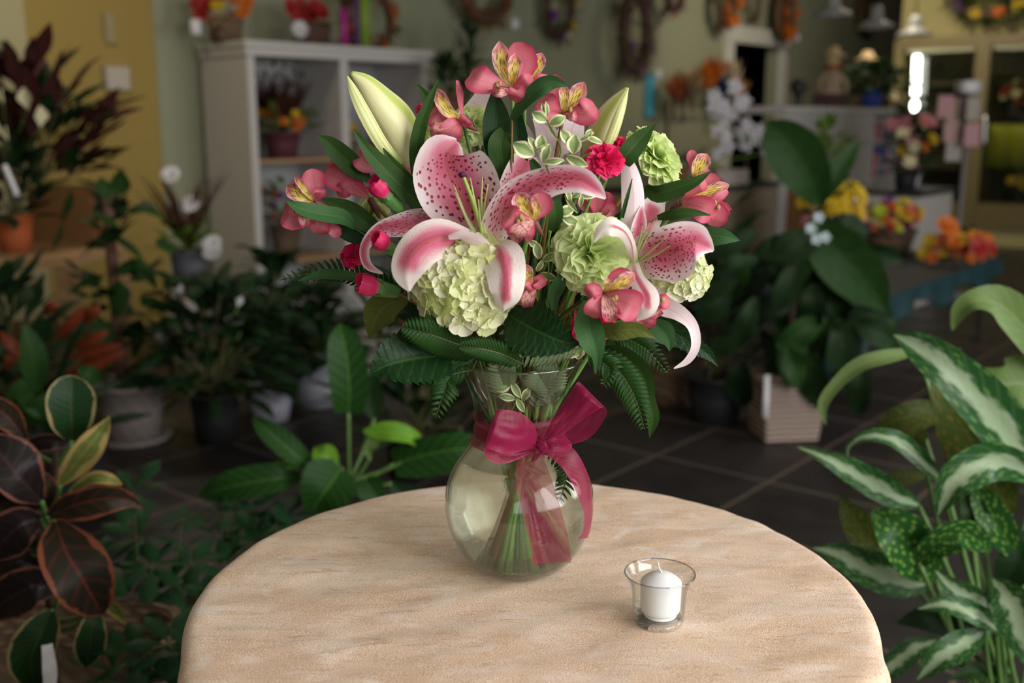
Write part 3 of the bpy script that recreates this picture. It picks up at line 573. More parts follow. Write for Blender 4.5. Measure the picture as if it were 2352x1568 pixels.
# --- hydrangeas
def hyd(label,cx,cy,d,rx,ry,rd,n,tail,cols,keep=.25,fs=.0132):
    g=G('hydrangea_floret_'+str(n)); u_,v_=g.uv(); r_=g.rnd(); rr=g.n('ValToRGB',{0:r_}).outputs[0].node
    e=rr.color_ramp.elements; e[0].color=(*cols[0],1); e[1].color=(*cols[-1],1)
    for i,c in enumerate(cols[1:-1]): x=e.new((i+1)/(len(cols)-1)); x.color=(*c,1)
    st=g.noise(g.map(g.uvw(),(4,14,1)),1,2); c=g.mix(g.sm(u_,.0,.6,.6,0),rr.outputs[0],(.58,.72,.22)); c=g.mix(g.ma('MULTIPLY',st,.2),c,(.70,.80,.36)); c=g.mix(g.sm(u_,.92,1,0,.35),c,(.72,.60,.42))
    mt=g.fin(c,.5,trans=.35,normal=g.bump(st,.25,.0004))
    variants=[]
    rn=random.Random(n)
    for q_ in range(6):
        m=MB(); tilt=rn.uniform(.15,.75)
        for k in range(4):
            a=k*math.pi/2+rn.uniform(-.12,.12); L=fs*rn.uniform(.88,1.12); W=L*rn.uniform(.98,1.2); tl=tilt+rn.uniform(-.12,.15)
            rows=[]
            for i in range(9):
                u=(1-math.cos(math.pi*i/8))/2; wv=W/2*math.sqrt(max(.004,1-((u-.53)/.53)**2 if u<.53 else 1-((u-.53)/.475)**2))*(.55+.45*min(1,u*2))
                row=[]
                for j in range(7):
                    t=j/3-1; x=L*u*math.cos(tl*(1-u*.7)); z=L*u*math.sin(tl)*(1-.45*u)+.34*wv*t*t+L*.10*u*u*u+(.0006 if k%2 else 0)
                    p=V((x*(1-.06*t*t*u),t*wv,z)); row.append(Matrix.Rotation(a,3,'Z')@p)
                rows.append(row)
            m.grid(rows,[(i/8,j/6) for i in range(9) for j in range(7)])
        m.ball((0,0,.0012),(.0011,.0011,.0011),5,8); variants.append(m)
    ctr=PP(cx,cy,d); s=S(cx,cy,YV+d); o=flower('hydrangea',label,'hydrangea','green hydrangea heads',ctr,.0030)
    oo=V(ORG[o.name]); src=[None]*6; cnt=0; N=int(n*1.9)
    up=V((0,0,1))
    for i in range(N):
        ph=math.acos(1-2*(i+.5)/N); th=i*2.39996; nn=V((math.sin(ph)*math.cos(th),math.sin(ph)*math.sin(th),math.cos(ph)))
        if nn.y>keep or cnt>=n: continue
        jr=rn.uniform(.90,1.05); p=V((nn.x*rx*s,nn.y*rd*s,nn.z*ry*s))*jr
        if tail and nn.z<0: k=min(1,-nn.z); p.x+=tail*s*k*.9; p.x*=(1-.35*k*k); 
        p=ctr+p; q_=cnt%6
        if src[q_] is None: ob=variants[q_].build('floret',mt,o); src[q_]=ob; 
        else: ob=src[q_].copy(); col.objects.link(ob); ob.parent=o
        if cnt<6:
            for v in ob.data.vertices: v.co+=oo   # verts were stored relative to the thing; make them local
        n2=(nn+V((rn.uniform(-.33,.33),rn.uniform(-.3,.12),rn.uniform(-.33,.33)))).normalized()
        rot=n2.to_track_quat('Z','Y').to_matrix().to_4x4()@Matrix.Rotation(rn.uniform(0,6.28),4,'Z')
        ob.matrix_local=Matrix.Translation(p-oo)@rot@Matrix.Scale(rn.uniform(.85,1.15),4); cnt+=1
    m=MB(); m.ball(ctr,(rx*s*.80,rd*s*.78,ry*s*.82),14,20,jit=.06); m.build('core',plain('hydrangea_core',(.17,.28,.05),.7,var=.4,scale=120),o)
    return o
hyd('big pale green hydrangea head hanging over the left of the vase rim','hydrangea' and 1058,652,-.085,108,112,90,100,28,[(.62,.72,.22),(.80,.84,.42),(.92,.90,.60),(.95,.93,.78),(.76,.82,.40),(.93,.90,.68)])
hyd('smaller creamy yellow hydrangea head behind the right lily',1558,632,-.035,60,58,54,58,0,[(.80,.82,.50),(.88,.88,.66),(.90,.90,.74),(.72,.78,.34)],fs=.0098)
# --- carnations
g=G('green_carnation_petal'); u_,v_=g.uv(); st=g.noise(g.map(g.uvw(),(3,16,1)),1,2); c=g.mix(g.sm(u_,.2,1),(.52,.70,.16),(.84,.93,.50)); c=g.mix(g.ma('MULTIPLY',st,.35),c,(.90,.95,.66)); c=g.mix(g.ma('MULTIPLY',g.rnd(),.15),c,(.50,.66,.2))
M_gcar=g.fin(c,.5,trans=.42,normal=g.bump(st,.3,.0005))
g=G('hot_pink_petal'); u_,v_=g.uv(); st=g.noise(g.map(g.uvw(),(3,20,1)),1,2); c=g.mix(st,(.74,.008,.09),(.90,.04,.22)); c=g.mix(g.sm(u_,.0,.4,.8,0),c,(.85,.35,.42))
M_hot=g.fin(c,.5,trans=.25,normal=g.bump(st,.3,.0005))
def carn(name,label,cat,group,x,y,d,rad,ax,n,mat,L=1.0,bud=False,calyx=None,seed=0,tmax=105,ry=1,petals_name='petals',stemlen=True,squash=.7):
    ctr=PP(x,y,d); s=S(x,y,YV+d); R_=rad*s; ax=V(ax).normalized(); rn=random.Random(seed)
    cb=ctr-ax*R_*.75*squash; o=flower(name,label,cat,group,cb-ax*R_*.3,.0018 if R_<.02 else .0026)
    Q=ax.to_track_quat('Z','Y').to_matrix(); m=MB()
    for i in range(n):
        f=(i+.5)/n; tl=R(tmax)*f**.75*rn.uniform(.9,1.1); az=i*2.39996+rn.uniform(-.2,.2)
        Lp=R_*(.95+.35*(1-f))*rn.uniform(.9,1.08)*L; W=R_*rn.uniform(1.15,1.7)*(1 if not bud else .75)
        rows=[]; nu_,nv_=12,22; p1,p2,p3=rn.uniform(0,6),rn.uniform(0,6),rn.uniform(0,6)
        sg=rn.choice((2.2,2.8,3.4)); 
        for a in range(nu_+1):
            u=a/nu_; row=[]
            for b in range(nv_+1):
                t=2*b/nv_-1; wd=W*.5*(.12+.88*u**1.25)
                Lr=Lp*u*(1-.18*t*t*u)*(1+(.05*(abs(((t*sg*2.0+p1)%1)-.5)*2-.5)+.02*math.sin(t*15+p2) if u>.8 else 0)*(u-.6)*2)
                ang=tl*(.35+.65*u)                      # curves outward
                rr_=Lr*math.sin(ang); zz=Lr*math.cos(ang)
                rf=R_*(.05 if bud else .17)*(u**2)*math.sin(t*sg*1.9+p1)+R_*(.02 if bud else .035)*(u**3)*math.sin(t*sg*4.5+p3)
                nx,nz=math.cos(ang),-math.sin(ang)
                px_=rr_+nx*rf; pz=zz+nz*rf*(-1 if False else 1)
                pt=Matrix.Rotation(az,3,'Z')@V((px_,t*wd*(1.0-.15*abs(rf)/R_),pz*squash)); row.append(cb+Q@pt)
            rows.append(row)
        m.grid(rows)
    m.build(petals_name,mat,o)
    m=MB(); cl=R_*(1.5 if bud else .95); cr=R_*(.52 if bud else .30)
    if calyx is None or calyx:
        pts=[cb+ax*R_*(.45 if bud else .2),cb-ax*cl*.1,cb-ax*cl*.5,cb-ax*cl*.9,cb-ax*cl]
        m.tube(pts,[cr*1.15,cr*1.15,cr*1.0,cr*.7,.0012],n=16,lobe=.05,ln=5)
        for k in range(5):
            a=k*1.2566; dr=Q@V((math.cos(a),math.sin(a),0)); p0=cb+ax*R_*(.3 if bud else .1)+dr*cr*1.12
            m.strip3([(p0-ax*R_*.2,cr*1.2,0),(p0+ax*R_*.12,cr*.8,0),(p0+ax*R_*.42+dr*cr*.1,.0004,0)],nu=5,nv=3,vdir=-dr)
        m.build('calyx',M_calyx,o)
    return o
GC=('carnation','green carnations'); 
carn('carnation','large ruffled pale green carnation in the centre right of the bouquet',*GC,1356,580,-.085,84,(-.15,-1,.25),62,M_gcar,seed=1,tmax=112,squash=.62)
carn('carnation','pale green carnation facing right above the rightmost lily petal',*GC,1520,350,-.01,74,(.75,-.25,.62),46,M_gcar,seed=2,tmax=100,squash=.7)
carn('carnation','pale green carnation tucked behind the upper left blooms',*GC,1005,320,.01,62,(-.4,-.6,.6),40,M_gcar,seed=3)
carn('carnation','pale green carnation partly hidden under the topmost alstroemeria',*GC,1090,275,.005,50,(.1,-.7,.7),34,M_gcar,seed=4)
carn('carnation','pale yellow green carnation low at the left behind the pink bud',*GC,845,480,.03,44,(-.7,-.5,.3),30,M_gcar,seed=5)
HP='hot pink mini carnations'
carn('mini_carnation','open hot pink mini carnation under the narrow lily bud','carnation',HP,1392,358,-.075,44,(.15,-.72,.75),26,M_hot,seed=6,tmax=95,squash=.75)
carn('mini_carnation','small hot pink mini carnation peeking out behind the open one','carnation',HP,1428,328,-.02,26,(.3,-.6,.8),18,M_hot,seed=7)
carn('mini_carnation','small red pink bloom at the left of the side view alstroemeria','carnation',HP,970,246,.02,18,(-.3,-.6,.9),12,M_hot,seed=8)
carn('mini_carnation','red pink carnation behind the curled white petal tip on the left','carnation',HP,805,578,.0,34,(-.5,-.5,.7),20,M_hot,seed=9)
carn('mini_carnation','dark red pink carnation behind the hanging green leaf at lower right','carnation',HP,1372,748,-.06,48,(.3,-.8,.1),30,M_hot,seed=10)
def cbud(label,x,y,d,rad,ax,seed):
    ctr=PP(x,y,d); s_=S(x,y,YV+d); R_=rad*s_*.82; ax=V(ax).normalized(); rn=random.Random(seed); Q=ax.to_track_quat('Z','Y').to_matrix()
    cb=ctr-ax*R_*.75; o=flower('mini_carnation_bud',label,'flower bud','half open pink carnation buds',cb-ax*R_*1.5,.0016); m=MB()
    for k in range(9):
        a0=k*2.39996; span=1.05-.05*k; kk=1-.07*k; top=rn.uniform(1.5,1.85)-.03*k; rows=[]
        for i in range(11):
            u=i/10; row=[]
            for j in range(13):
                t=j/6-1; a=a0+t*span*(.55+.45*u); rr=R_*kk*(.50+.42*math.sin(min(1,u*1.15)*2.3))*(1+.03*math.sin(t*9+k)*u); zz=R_*top*u*(1-.10*t*t)+(R_*.10*(((t*3.3+k*.37)%1)-.5) if u>.85 else 0)
                row.append(cb+Q@V((rr*math.cos(a),rr*math.sin(a),zz)))
            rows.append(row)
        m.grid(rows)
    m.build('petals',M_hot,o); m=MB(); cr=R_*.56
    m.tube([cb+ax*R_*.25,cb-ax*R_*.2,cb-ax*R_*.8,cb-ax*R_*1.4,cb-ax*R_*1.75],[cr*1.05,cr*1.04,cr*.92,cr*.72,.0014],n=20,lobe=.04,ln=5)
    for k in range(5):
        a=k*1.2566; dr=Q@V((math.cos(a),math.sin(a),0)); p0=cb+dr*cr*1.08
        m.strip3([(p0-ax*R_*.1,cr*1.2,0),(p0+ax*R_*.30+dr*R_*.03,cr*1.0,0),(p0+ax*R_*.62+dr*R_*.12,.0004,0)],nu=6,nv=4,vdir=-dr)
    m.build('calyx',M_calyx,o); return o
cbud('bright pink carnation bud in a green calyx right below the fat lily bud',874,434,-.06,38,(-.62,-.35,.72),21)
cbud('pink carnation bud in front of the curled white petal tip',876,556,-.10,32,(-.6,-.6,.55),22)
cbud('dark pink carnation bud at the lower left beside the hydrangea',850,656,-.06,38,(-.85,-.45,.3),23)
cbud('tiny pink bud showing beside the creamy hydrangea at the right',1602,668,-.0,8,(.8,-.3,.1),24)
# --- stems with leaves
def leaf(label,cps,mat,D=0,name='cut_leaf',group='loose green leaves in the bouquet',**k):
    k=dict(dict(nu=20,nv=8,cup=.18,ruf=.03,rf=1.5,crease=.12),**k)
    path=stempath(PP(cps[0][0],cps[0][1],cps[0][2]+D)); o=thing(name,label,'leaf',tuple(path[1]),group)
    m=MB(); m.tube(path[1:],[.0011]*4,n=6); m.build('stem',M_stem,o)
    m=MB(); m.strip(cps,D=D,**k); m.build('blade',mat,o); return o
leaf('dark green leaf left of the fat lily bud with tip pointing up left',[(850,415,-.01,14),(815,385,-.02,48,10),(775,348,-.03,48,5),(752,325,-.035,30),(732,312,-.04,3)],M_leaf)
leaf('long mid green blade crossing in front of the fat lily bud base',[(985,492,-.03,20),(940,445,-.055,46,15),(890,395,-.065,50,15),(845,345,-.07,30,10),(812,297,-.075,3)],M_leaf)
leaf('narrow green blade beside the long blade under the fat lily bud',[(972,470,-.04,16),(940,420,-.055,32,-10),(905,380,-.062,26),(880,340,-.065,3)],M_leaf)
leaf('slim upright dark blade left of the side view alstroemeria',[(955,400,-.03,22),(956,340,-.045,32),(968,280,-.05,30),(988,228,-.05,18),(1007,183,-.05,2)],M_leaf)
leaf('small blade tip behind the slim upright dark blade',[(1005,290,.0,20),(985,235,.0,26),(970,210,.0,16),(958,193,.0,2)],M_leaf)
leaf('pale green leaf crossing in front of the leftmost alstroemeria',[(815,525,-.03,8),(790,500,-.045,34,10),(745,492,-.06,42,25),(695,480,-.07,34,20),(658,462,-.072,3)],M_aleaf)
leaf('dark green leaf right behind the leftmost alstroemeria',[(880,540,-.01,16),(840,510,-.02,44),(790,480,-.02,46,10),(735,455,-.02,3)],M_leaf)
leaf('dark green leaf below the pale crossing leaf',[(860,555,-.01,14),(810,535,-.02,46,0),(765,510,-.02,30),(735,490,-.02,4)],M_dleaf)
leaf('green leaf between the narrow lily bud and right carnation',[(1400,400,-.03,16),(1432,365,-.05,46,10),(1468,322,-.05,44,10),(1505,284,-.05,2)],M_leaf)
leaf('green leaf folding over beside the topmost alstroemeria',[(1176,275,-.02,14),(1200,240,-.04,30,-20),(1235,205,-.055,40,-20),(1270,188,-.06,34,20),(1303,198,-.06,3)],M_aleaf)
leaf('broad dark leaf standing in the centre under the topmost blooms',[(1150,400,.0,30),(1142,330,-.01,62),(1140,270,-.01,60),(1135,215,-.0,16)],M_dleaf)
leaf('dark leaf behind the central stem above the big lily',[(1195,400,.0,24),(1190,340,-.005,50),(1185,290,-.005,44),(1190,240,.0,4)],M_dleaf)
leaf('broad green leaf in the shade behind the small variegated sprig',[(1165,430,-.01,24),(1155,380,-.015,50),(1150,330,-.02,58),(1160,295,-.01,20)],M_leaf)
leaf('cupped green leaf right of the middle alstroemeria',[(1265,530,-.09,14),(1276,500,-.10,34,20),(1272,465,-.105,34,20),(1262,442,-.10,5)],M_leaf)
leaf('small green leaf above the middle alstroemeria',[(1240,420,-.06,16),(1232,390,-.065,26),(1220,366,-.06,10)],M_leaf)
leaf('bright edged green leaf pointing right below the right alstroemeria',[(1580,545,-.02,14),(1620,542,-.04,44,10),(1660,543,-.05,38,5),(1699,552,-.05,2)],M_aleaf)
leaf('narrow green leaf pointing right above the right lily petal',[(1510,500,-.02,12),(1550,492,-.035,26,10),(1590,488,-.04,18),(1632,494,-.04,2)],M_leaf)
leaf('curved green leaf under the right green carnation',[(1480,430,-.02,12),(1510,445,-.035,40,10),(1560,430,-.045,36,15),(1600,415,-.05,22),(1634,392,-.05,2)],M_leaf)
leaf('green leaf hanging straight down over the vase rim at the right',[(1350,690,-.10,20),(1350,740,-.13,62,10),(1362,785,-.138,60,-5),(1372,820,-.135,26,0),(1368,858,-.13,4)],M_aleaf)
leaf('olive leaf under the lower right blooms pointing right',[(1370,755,-.07,20),(1415,760,-.09,44,20),(1465,757,-.095,36,20),(1506,776,-.095,2)],M_olive)
leaf('slim grass like blade in front of the right lily back petal',[(1428,500,-.075,10),(1440,455,-.08,9),(1452,410,-.078,2)],M_leaf)
leaf('grey green wavy leaf below the big green carnation',[(1275,720,-.05,6),(1272,680,-.07,30,20),(1285,650,-.08,32,0),(1292,625,-.08,6)],M_aleaf)
leaf('long bright green leaf arching down at the far lower right',[(1370,800,-.06,12),(1430,820,-.085,50,10),(1475,862,-.10,52,15),(1488,915,-.105,34,0),(1500,960,-.105,30,0),(1492,1004,-.1,2)],M_leaf,group=None)
leaf('dark rounded leaf right of the vase rim under the olive leaf',[(1360,790,-.05,20),(1400,795,-.06,60,0),(1430,825,-.06,3)],M_leaf)
leaf('blue green leaf pointing down right under the lower alstroemeria',[(1495,735,-.04,16),(1520,760,-.045,54),(1537,785,-.045,30),(1538,806,-.045,2)],M_aleaf)
leaf('bluish green leaf at the left tip of the low fern',[(860,640,.0,6),(800,634,-.01,24,20),(740,630,-.01,24,20),(685,645,-.01,2)],M_aleaf)
leaf('large folded olive leaf below the dark pink bud at the left',[(935,690,.0,16),(890,700,-.01,76,-10),(865,728,-.015,70,-5),(848,776,-.015,3)],M_olive,ser=.1,sf=11)
leaf('pale green underside leaf curling down left of the rim',[(1085,825,-.06,10),(1050,830,-.08,34,30),(1020,850,-.09,26,20),(998,880,-.09,2)],M_aleaf)
HL='large serrated hydrangea leaves'
leaf('large veined serrated leaf spreading left of the vase rim',[(1075,812,-.06,20),(1020,815,-.085,110,15),(955,820,-.10,150,20),(895,835,-.11,104,15),(848,860,-.11,3)],M_hleaf,group=HL,ser=.16,sf=16,ruf=.04,nu=96,nv=12)
leaf('dark serrated leaf hanging over the centre of the rim',[(1165,720,-.08,30),(1205,745,-.11,130,0),(1250,768,-.125,122,0),(1295,785,-.13,60),(1332,788,-.13,3)],M_hleaf,group=HL,ser=.16,sf=16,nu=96,nv=12)
leaf('dark serrated leaf between the hydrangea and centre stems',[(1180,780,-.06,30),(1120,790,-.07,70,0),(1180,700,-.08,3)][:0] or [(1150,820,-.05,20),(1190,770,-.07,100),(1215,720,-.075,70),(1228,680,-.07,3)],M_hleaf,group=HL,ser=.16,sf=14,nu=80)
leaf('serrated leaf reaching right behind the drooping lily petal',[(1470,735,-.02,12),(1530,755,-.03,60,10),(1590,790,-.035,46,10),(1628,815,-.035,26),(1649,841,-.035,2)],M_hleaf,group=HL,ser=.2,sf=16,nu=96)
leaf('serrated leaf upper edge behind the large left leaf',[(1060,790,-.03,20),(1000,785,-.04,70,10),(950,785,-.045,60,10),(905,800,-.045,3)],M_hleaf,group=HL,ser=.16,sf=14,nu=80)
# filler foliage deep inside the bouquet
fr=random.Random(5)
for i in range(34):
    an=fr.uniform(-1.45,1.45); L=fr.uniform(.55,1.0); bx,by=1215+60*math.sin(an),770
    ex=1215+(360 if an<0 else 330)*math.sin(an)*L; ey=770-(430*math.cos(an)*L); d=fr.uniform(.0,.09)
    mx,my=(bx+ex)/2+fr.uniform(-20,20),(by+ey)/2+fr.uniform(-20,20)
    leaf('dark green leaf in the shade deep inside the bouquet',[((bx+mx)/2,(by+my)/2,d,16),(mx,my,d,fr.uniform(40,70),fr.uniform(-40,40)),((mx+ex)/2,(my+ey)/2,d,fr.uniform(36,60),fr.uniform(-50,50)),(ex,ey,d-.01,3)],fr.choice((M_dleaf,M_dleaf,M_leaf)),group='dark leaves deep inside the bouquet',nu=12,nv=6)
# ferns
def fern(label,cps,w0,mat,n=22,group='leatherleaf fern fronds',tip=.15,lw=.3,roll=0,inside=False):
    q=rs(cps,n); path=stempath(PP(*cps[0])); o=thing('fern_frond',label,'fern',tuple(path[1]),group)
    m=MB()
    if not inside: m.tube(path[1:],[.0009]*4,n=6)
    m.ptube(cps,[1.6]*len(cps),n=6); m.build('stem',M_dstem,o); m=MB()
    for i in range(1,n):
        x,y,d=q[i]; dx,dy=q[i+1][0]-q[i-1][0],q[i+1][1]-q[i-1][1]; l=math.hypot(dx,dy) or 1; dx/=l;dy/=l
        f=1-(i/n); w=w0*(tip+(1-tip)*math.sin(math.pi*min(1,(f*.85+.0)))**.8)*(1 if i>1 else .6)
        for sd in (-1,1):
            nx,ny=-dy*sd*.88+dx*.5,dx*sd*.88+dy*.5
            m.strip([(x,y,d,w*lw*.8),(x+nx*w*.4,y+ny*w*.4,d-.003,w*lw*1.1,roll),(x+nx*w*.8+dx*w*.05,y+ny*w*.8+dy*w*.05,d-.003,w*lw*.7,roll),(x+nx*w+dx*w*.12,y+ny*w+dy*w*.12,d+.001,1)],nu=9,nv=4,cup=.2,ser=.3,sf=5)
    m.strip([(q[n-1][0],q[n-1][1],q[n-1][2],w0*.12),(q[n][0],q[n][1],q[n][2],2)],nu=4,nv=3)
    m.build('leaflets',mat,o)
fern('fern frond fanning up left under the hydrangea',[(1110,808,-.08),(1050,790,-.10),(990,768,-.11),(925,752,-.11)],52,M_fern)
fern('fern frond lying across below the hydrangea tip',[(1130,815,-.09),(1165,810,-.12),(1110,792,-.13),(1060,780,-.13)][:0] or [(1200,835,-.10),(1150,812,-.12),(1100,800,-.13),(1055,795,-.13)],34,M_fern)
fern('fern frond drooping straight down left of the vase neck',[(1085,850,-.05),(1035,862,-.075),(1022,895,-.08),(1000,958,-.08)],40,M_fern,n=16)
fern('thin fern frond far left at the low edge of the bouquet',[(960,690,.02),(870,650,.01),(770,620,.0),(648,642,.0)],34,M_fern,n=26)
fern('fern frond reaching right below the olive leaf',[(1360,790,-.04),(1420,775,-.06),(1480,800,-.065),(1532,855,-.065)],36,M_fern,n=22)
fern('fern frond hanging down at the lower right of the rim',[(1350,800,-.05),(1410,840,-.09),(1455,905,-.105),(1480,985,-.105)],44,M_fern,n=24)
fern('short fern tip under the hanging green leaf',[(1340,800,-.08),(1380,830,-.12),(1400,850,-.12),(1385,885,-.12)],34,M_fern,n=14)
fern('pale fern frond crossing the rim centre',[(1330,800,-.06),(1280,808,-.085),(1220,815,-.09),(1130,838,-.09)],36,M_fern2,n=16,lw=.28,inside=True)
fern('pale fern frond pressed against the glass inside the flared rim',[(1300,925,-.035),(1270,890,-.045),(1235,870,-.05),(1180,862,-.05)][:0] or [(1270,935,-.030),(1262,900,-.042),(1246,872,-.048),(1230,850,-.05)],52,M_fern2,lw=.26,n=12,inside=True)
fern('pale fern tip inside the left of the flared rim',[(1180,930,-.03),(1160,890,-.042),(1150,860,-.05),(1140,830,-.055)],46,M_fern2,lw=.26,n=12,inside=True)
fern('pale fern tip inside the right of the flared rim',[(1225,940,-.03),(1240,900,-.04),(1262,870,-.045),(1285,845,-.045)],46,M_fern2,lw=.26,n=12,inside=True)
fern('dark fern tip seen through the water at the right',[(1255,1010,-.0),(1290,1060,-.03),(1300,1100,-.055),(1285,1150,-.06)],34,M_fern,n=14,inside=True)
for lb,cps in (('olive leaf backing the stems inside the left of the flared rim',[(1175,950,.0,20),(1150,900,-.01,70),(1125,850,-.01,60),(1105,820,-.01,4)]),('olive leaf backing the stems in the middle of the flared rim',[(1200,960,.0,20),(1205,910,-.01,80),(1200,860,-.01,80),(1190,820,-.01,10)]),('olive leaf backing the stems inside the right of the flared rim',[(1220,950,.0,20),(1250,905,-.01,70),(1275,855,-.01,60),(1295,815,-.01,4)])):
    leaf(lb,cps,M_olive,group=None)
# variegated sprigs
def sprig(label,stem,lv,d=-.11,sc_=1):
    o=flower('variegated_sprig',label,'sprig','cream edged variegated sprigs',PP(stem[0][0],stem[0][1],d+.03),.0009,M_stem)
    m=MB(); m.ptube([(x,y,d) for x,y in stem],[2.2]*len(stem),n=6)
    m.build('twig',M_olive,o)
    m=MB()
    for (x,y,a,L,w,rl) in lv:
        ca,sa=math.cos(R(a)),-math.sin(R(a)); x0,y0=x-ca*L/2,y-sa*L/2
        m.strip([(x0,y0,d,3),(x0+ca*L*.3,y0+sa*L*.3,d-.004,w*.9,rl),(x0+ca*L*.62,y0+sa*L*.62,d-.006,w,rl),(x0+ca*L*.9,y0+sa*L*.9,d-.004,w*.4,rl),(x0+ca*L,y0+sa*L,d-.002,2)],nu=10,nv=8,cup=.25,crease=.15)
    m.build('leaves',M_var,o)
sprig('upper variegated sprig in front of the upper right alstroemeria',[(1278,385),(1288,340),(1262,290),(1248,255)],[(1240,268,150,40,26,0),(1280,277,25,42,26,0),(1256,250,95,34,12,30),(1248,248,110,22,9,0),(1268,300,-60,50,12,40)])
sprig('variegated sprig above the arching lily petal',[(1262,400),(1248,360),(1240,345)],[(1203,343,150,56,36,0),(1243,328,88,36,28,0),(1222,328,120,34,15,20),(1254,352,70,46,24,-15),(1270,370,5,52,18,20),(1240,340,30,30,12,40)],d=-.125)
sprig('variegated sprig left of the open mini carnation',[(1268,430),(1300,360),(1330,362),(1358,350)],[(1300,314,125,38,26,20),(1319,331,85,44,34,0),(1325,370,-25,56,26,20),(1365,322,160,40,18,40),(1345,315,30,44,14,30),(1352,308,60,26,16,0)],d=-.09)
sprig('variegated sprig under the arching lily petal tip',[(1290,510),(1300,470),(1330,445)],[(1305,445,110,40,16,30),(1330,440,40,44,18,30),(1350,448,5,60,18,20),(1312,468,-55,50,14,30),(1335,460,80,30,12,0),(1300,485,200,40,26,0),(1310,505,160,44,24,0)],d=-.07)
sprig('variegated sprig in the shade between hydrangea and big carnation',[(1240,700),(1245,620),(1235,560)],[(1235,575,100,40,22,0),(1262,590,30,36,20,10),(1226,560,150,30,16,0),(1260,635,-20,40,20,10),(1240,610,60,30,16,30)],d=-.06)
sprig('variegated sprig below the white tipped lily petal',[(1230,760),(1195,735),(1165,730)],[(1172,742,150,40,24,0),(1190,712,170,40,14,20),(1165,760,200,40,12,30),(1155,725,190,30,12,20)],d=-.07)
sprig('variegated sprig at the rim behind the hanging leaf',[(1250,840),(1290,810),(1330,790)],[(1328,800,90,50,36,0),(1290,792,150,34,20,0),(1310,815,0,40,16,30),(1385,826,-8,44,10,40),(1240,828,40,40,12,50)],d=-.05)
sprig('variegated leaves pressed inside the left of the flared rim',[(1200,960),(1185,920),(1170,890)],[(1155,888,200,40,26,0),(1185,895,300,44,18,0),(1165,912,170,40,18,0),(1208,905,60,34,18,0),(1195,930,120,36,16,0)],d=-.04)
# ================= background =================
C0=V((0,0,CZ))
def plane(px,py,p0,n): r=ray(px,py); return C0+r*((V(p0)-C0).dot(n)/r.dot(n))
def WP(px,py,off=.0): return plane(px,py,BW-RY*off,RY)                 # on the back wall
RW=V((4.19,11.7,0))
def RP(px,py,off=0): return plane(px,py,RW-RX*off,RX)                  # on the right wall
def YP(px,py): return plane(px,py,cor-RY*.045,RY)                        # on the ochre wall
br=random.Random(77)
M_gl=leafm('houseplant_leaf',(.009,.034,.006),(.022,.066,.010),(.04,.09,.025),.55,.12,'feather',vs=.5)
M_gd=leafm('deep_green_leaf',(.005,.018,.005),(.012,.036,.008),(.02,.05,.015),.6,.06,'feather',vs=.4)
M_gy=leafm('yellow_green_leaf',(.08,.16,.02),(.14,.25,.03),(.2,.3,.08),.45,.2,'feather',vs=.5)
M_lime=leafm('lime_leaf',(.13,.33,.02),(.20,.42,.04),(.25,.45,.1),.45,.25,'feather',vs=.4)
M_red=leafm('croton_leaf',(.09,.012,.010),(.20,.035,.012),(.25,.10,.02),.45,.1,'feather')
M_maroon=leafm('maroon_leaf',(.028,.009,.010),(.075,.016,.015),(.06,.05,.02),.5,.1,'feather')
M_philo=leafm('philodendron_leaf',(.009,.040,.007),(.02,.075,.012),(.08,.19,.03),.5,.12,'feather',vs=.7,nv=10)
M_ficus=leafm('rubber_plant_leaf',(.007,.034,.010),(.018,.055,.016),(.10,.13,.05),.4,.05,'feather',edge=((.32,.26,.12),.88,.5),vs=.35,nv=14)
M_ficy=leafm('cream_variegated_leaf',(.05,.10,.02),(.22,.24,.06),(.4,.36,.12),.38,.1,'feather',edge=((.40,.29,.10),.55,1.2),vs=.5)
M_ficr=leafm('pink_edged_leaf',(.018,.020,.012),(.034,.026,.016),(.22,.04,.03),.4,.05,'feather',edge=((.26,.075,.04),.84,.8),vs=.6)
M_ficd=leafm('dark_maroon_leaf',(.012,.011,.011),(.022,.016,.016),(.06,.025,.025),.35,.03,'feather',edge=((.20,.08,.06),.88,.5))
M_dif=leafm('dieffenbachia_leaf',(.012,.060,.014),(.026,.095,.022),(.36,.46,.30),.36,.14,'feather',band=((.29,.38,.24),.34),nv=12,spots=(.20,.38,.10),vs=.22)
M_difs=leafm('dieffenbachia_spotted_leaf',(.010,.06,.011),(.022,.10,.018),(.05,.14,.03),.36,.12,'feather',spots=(.20,.34,.06),vs=.5)
M_difb=leafm('dieffenbachia_pale_leaf',(.11,.18,.05),(.17,.26,.08),(.24,.32,.14),.45,.25,'feather',nv=12,vs=.6)
M_difo=leafm('dieffenbachia_olive_leaf',(.05,.09,.015),(.09,.13,.025),(.14,.18,.05),.45,.25,'feather',spots=(.22,.16,.03),vs=.5)
M_wick=None
g=G('wicker'); wv=g.n('TexWave',{'Vector':g.obj(),'Scale':18,'Distortion':1.5,'Detail':2},bands_direction='Z').outputs['Fac']; w2=g.n('TexWave',{'Vector':g.obj(),'Scale':14,'Distortion':.5},bands_direction='DIAGONAL').outputs['Fac']
M_wick=g.fin(g.mix(g.ma('MULTIPLY',wv,w2),(.10,.06,.035),(.30,.19,.11)),.7,normal=g.bump(g.ma('MULTIPLY',wv,w2),.8,.01))
g=G('whitewashed_wicker'); wv=g.n('TexWave',{'Vector':g.obj(),'Scale':14,'Distortion':1.5,'Detail':2},bands_direction='Z').outputs['Fac']
M_wwick=g.fin(g.mix(wv,(.22,.155,.125),(.42,.33,.28)),.7,normal=g.bump(wv,.8,.01))
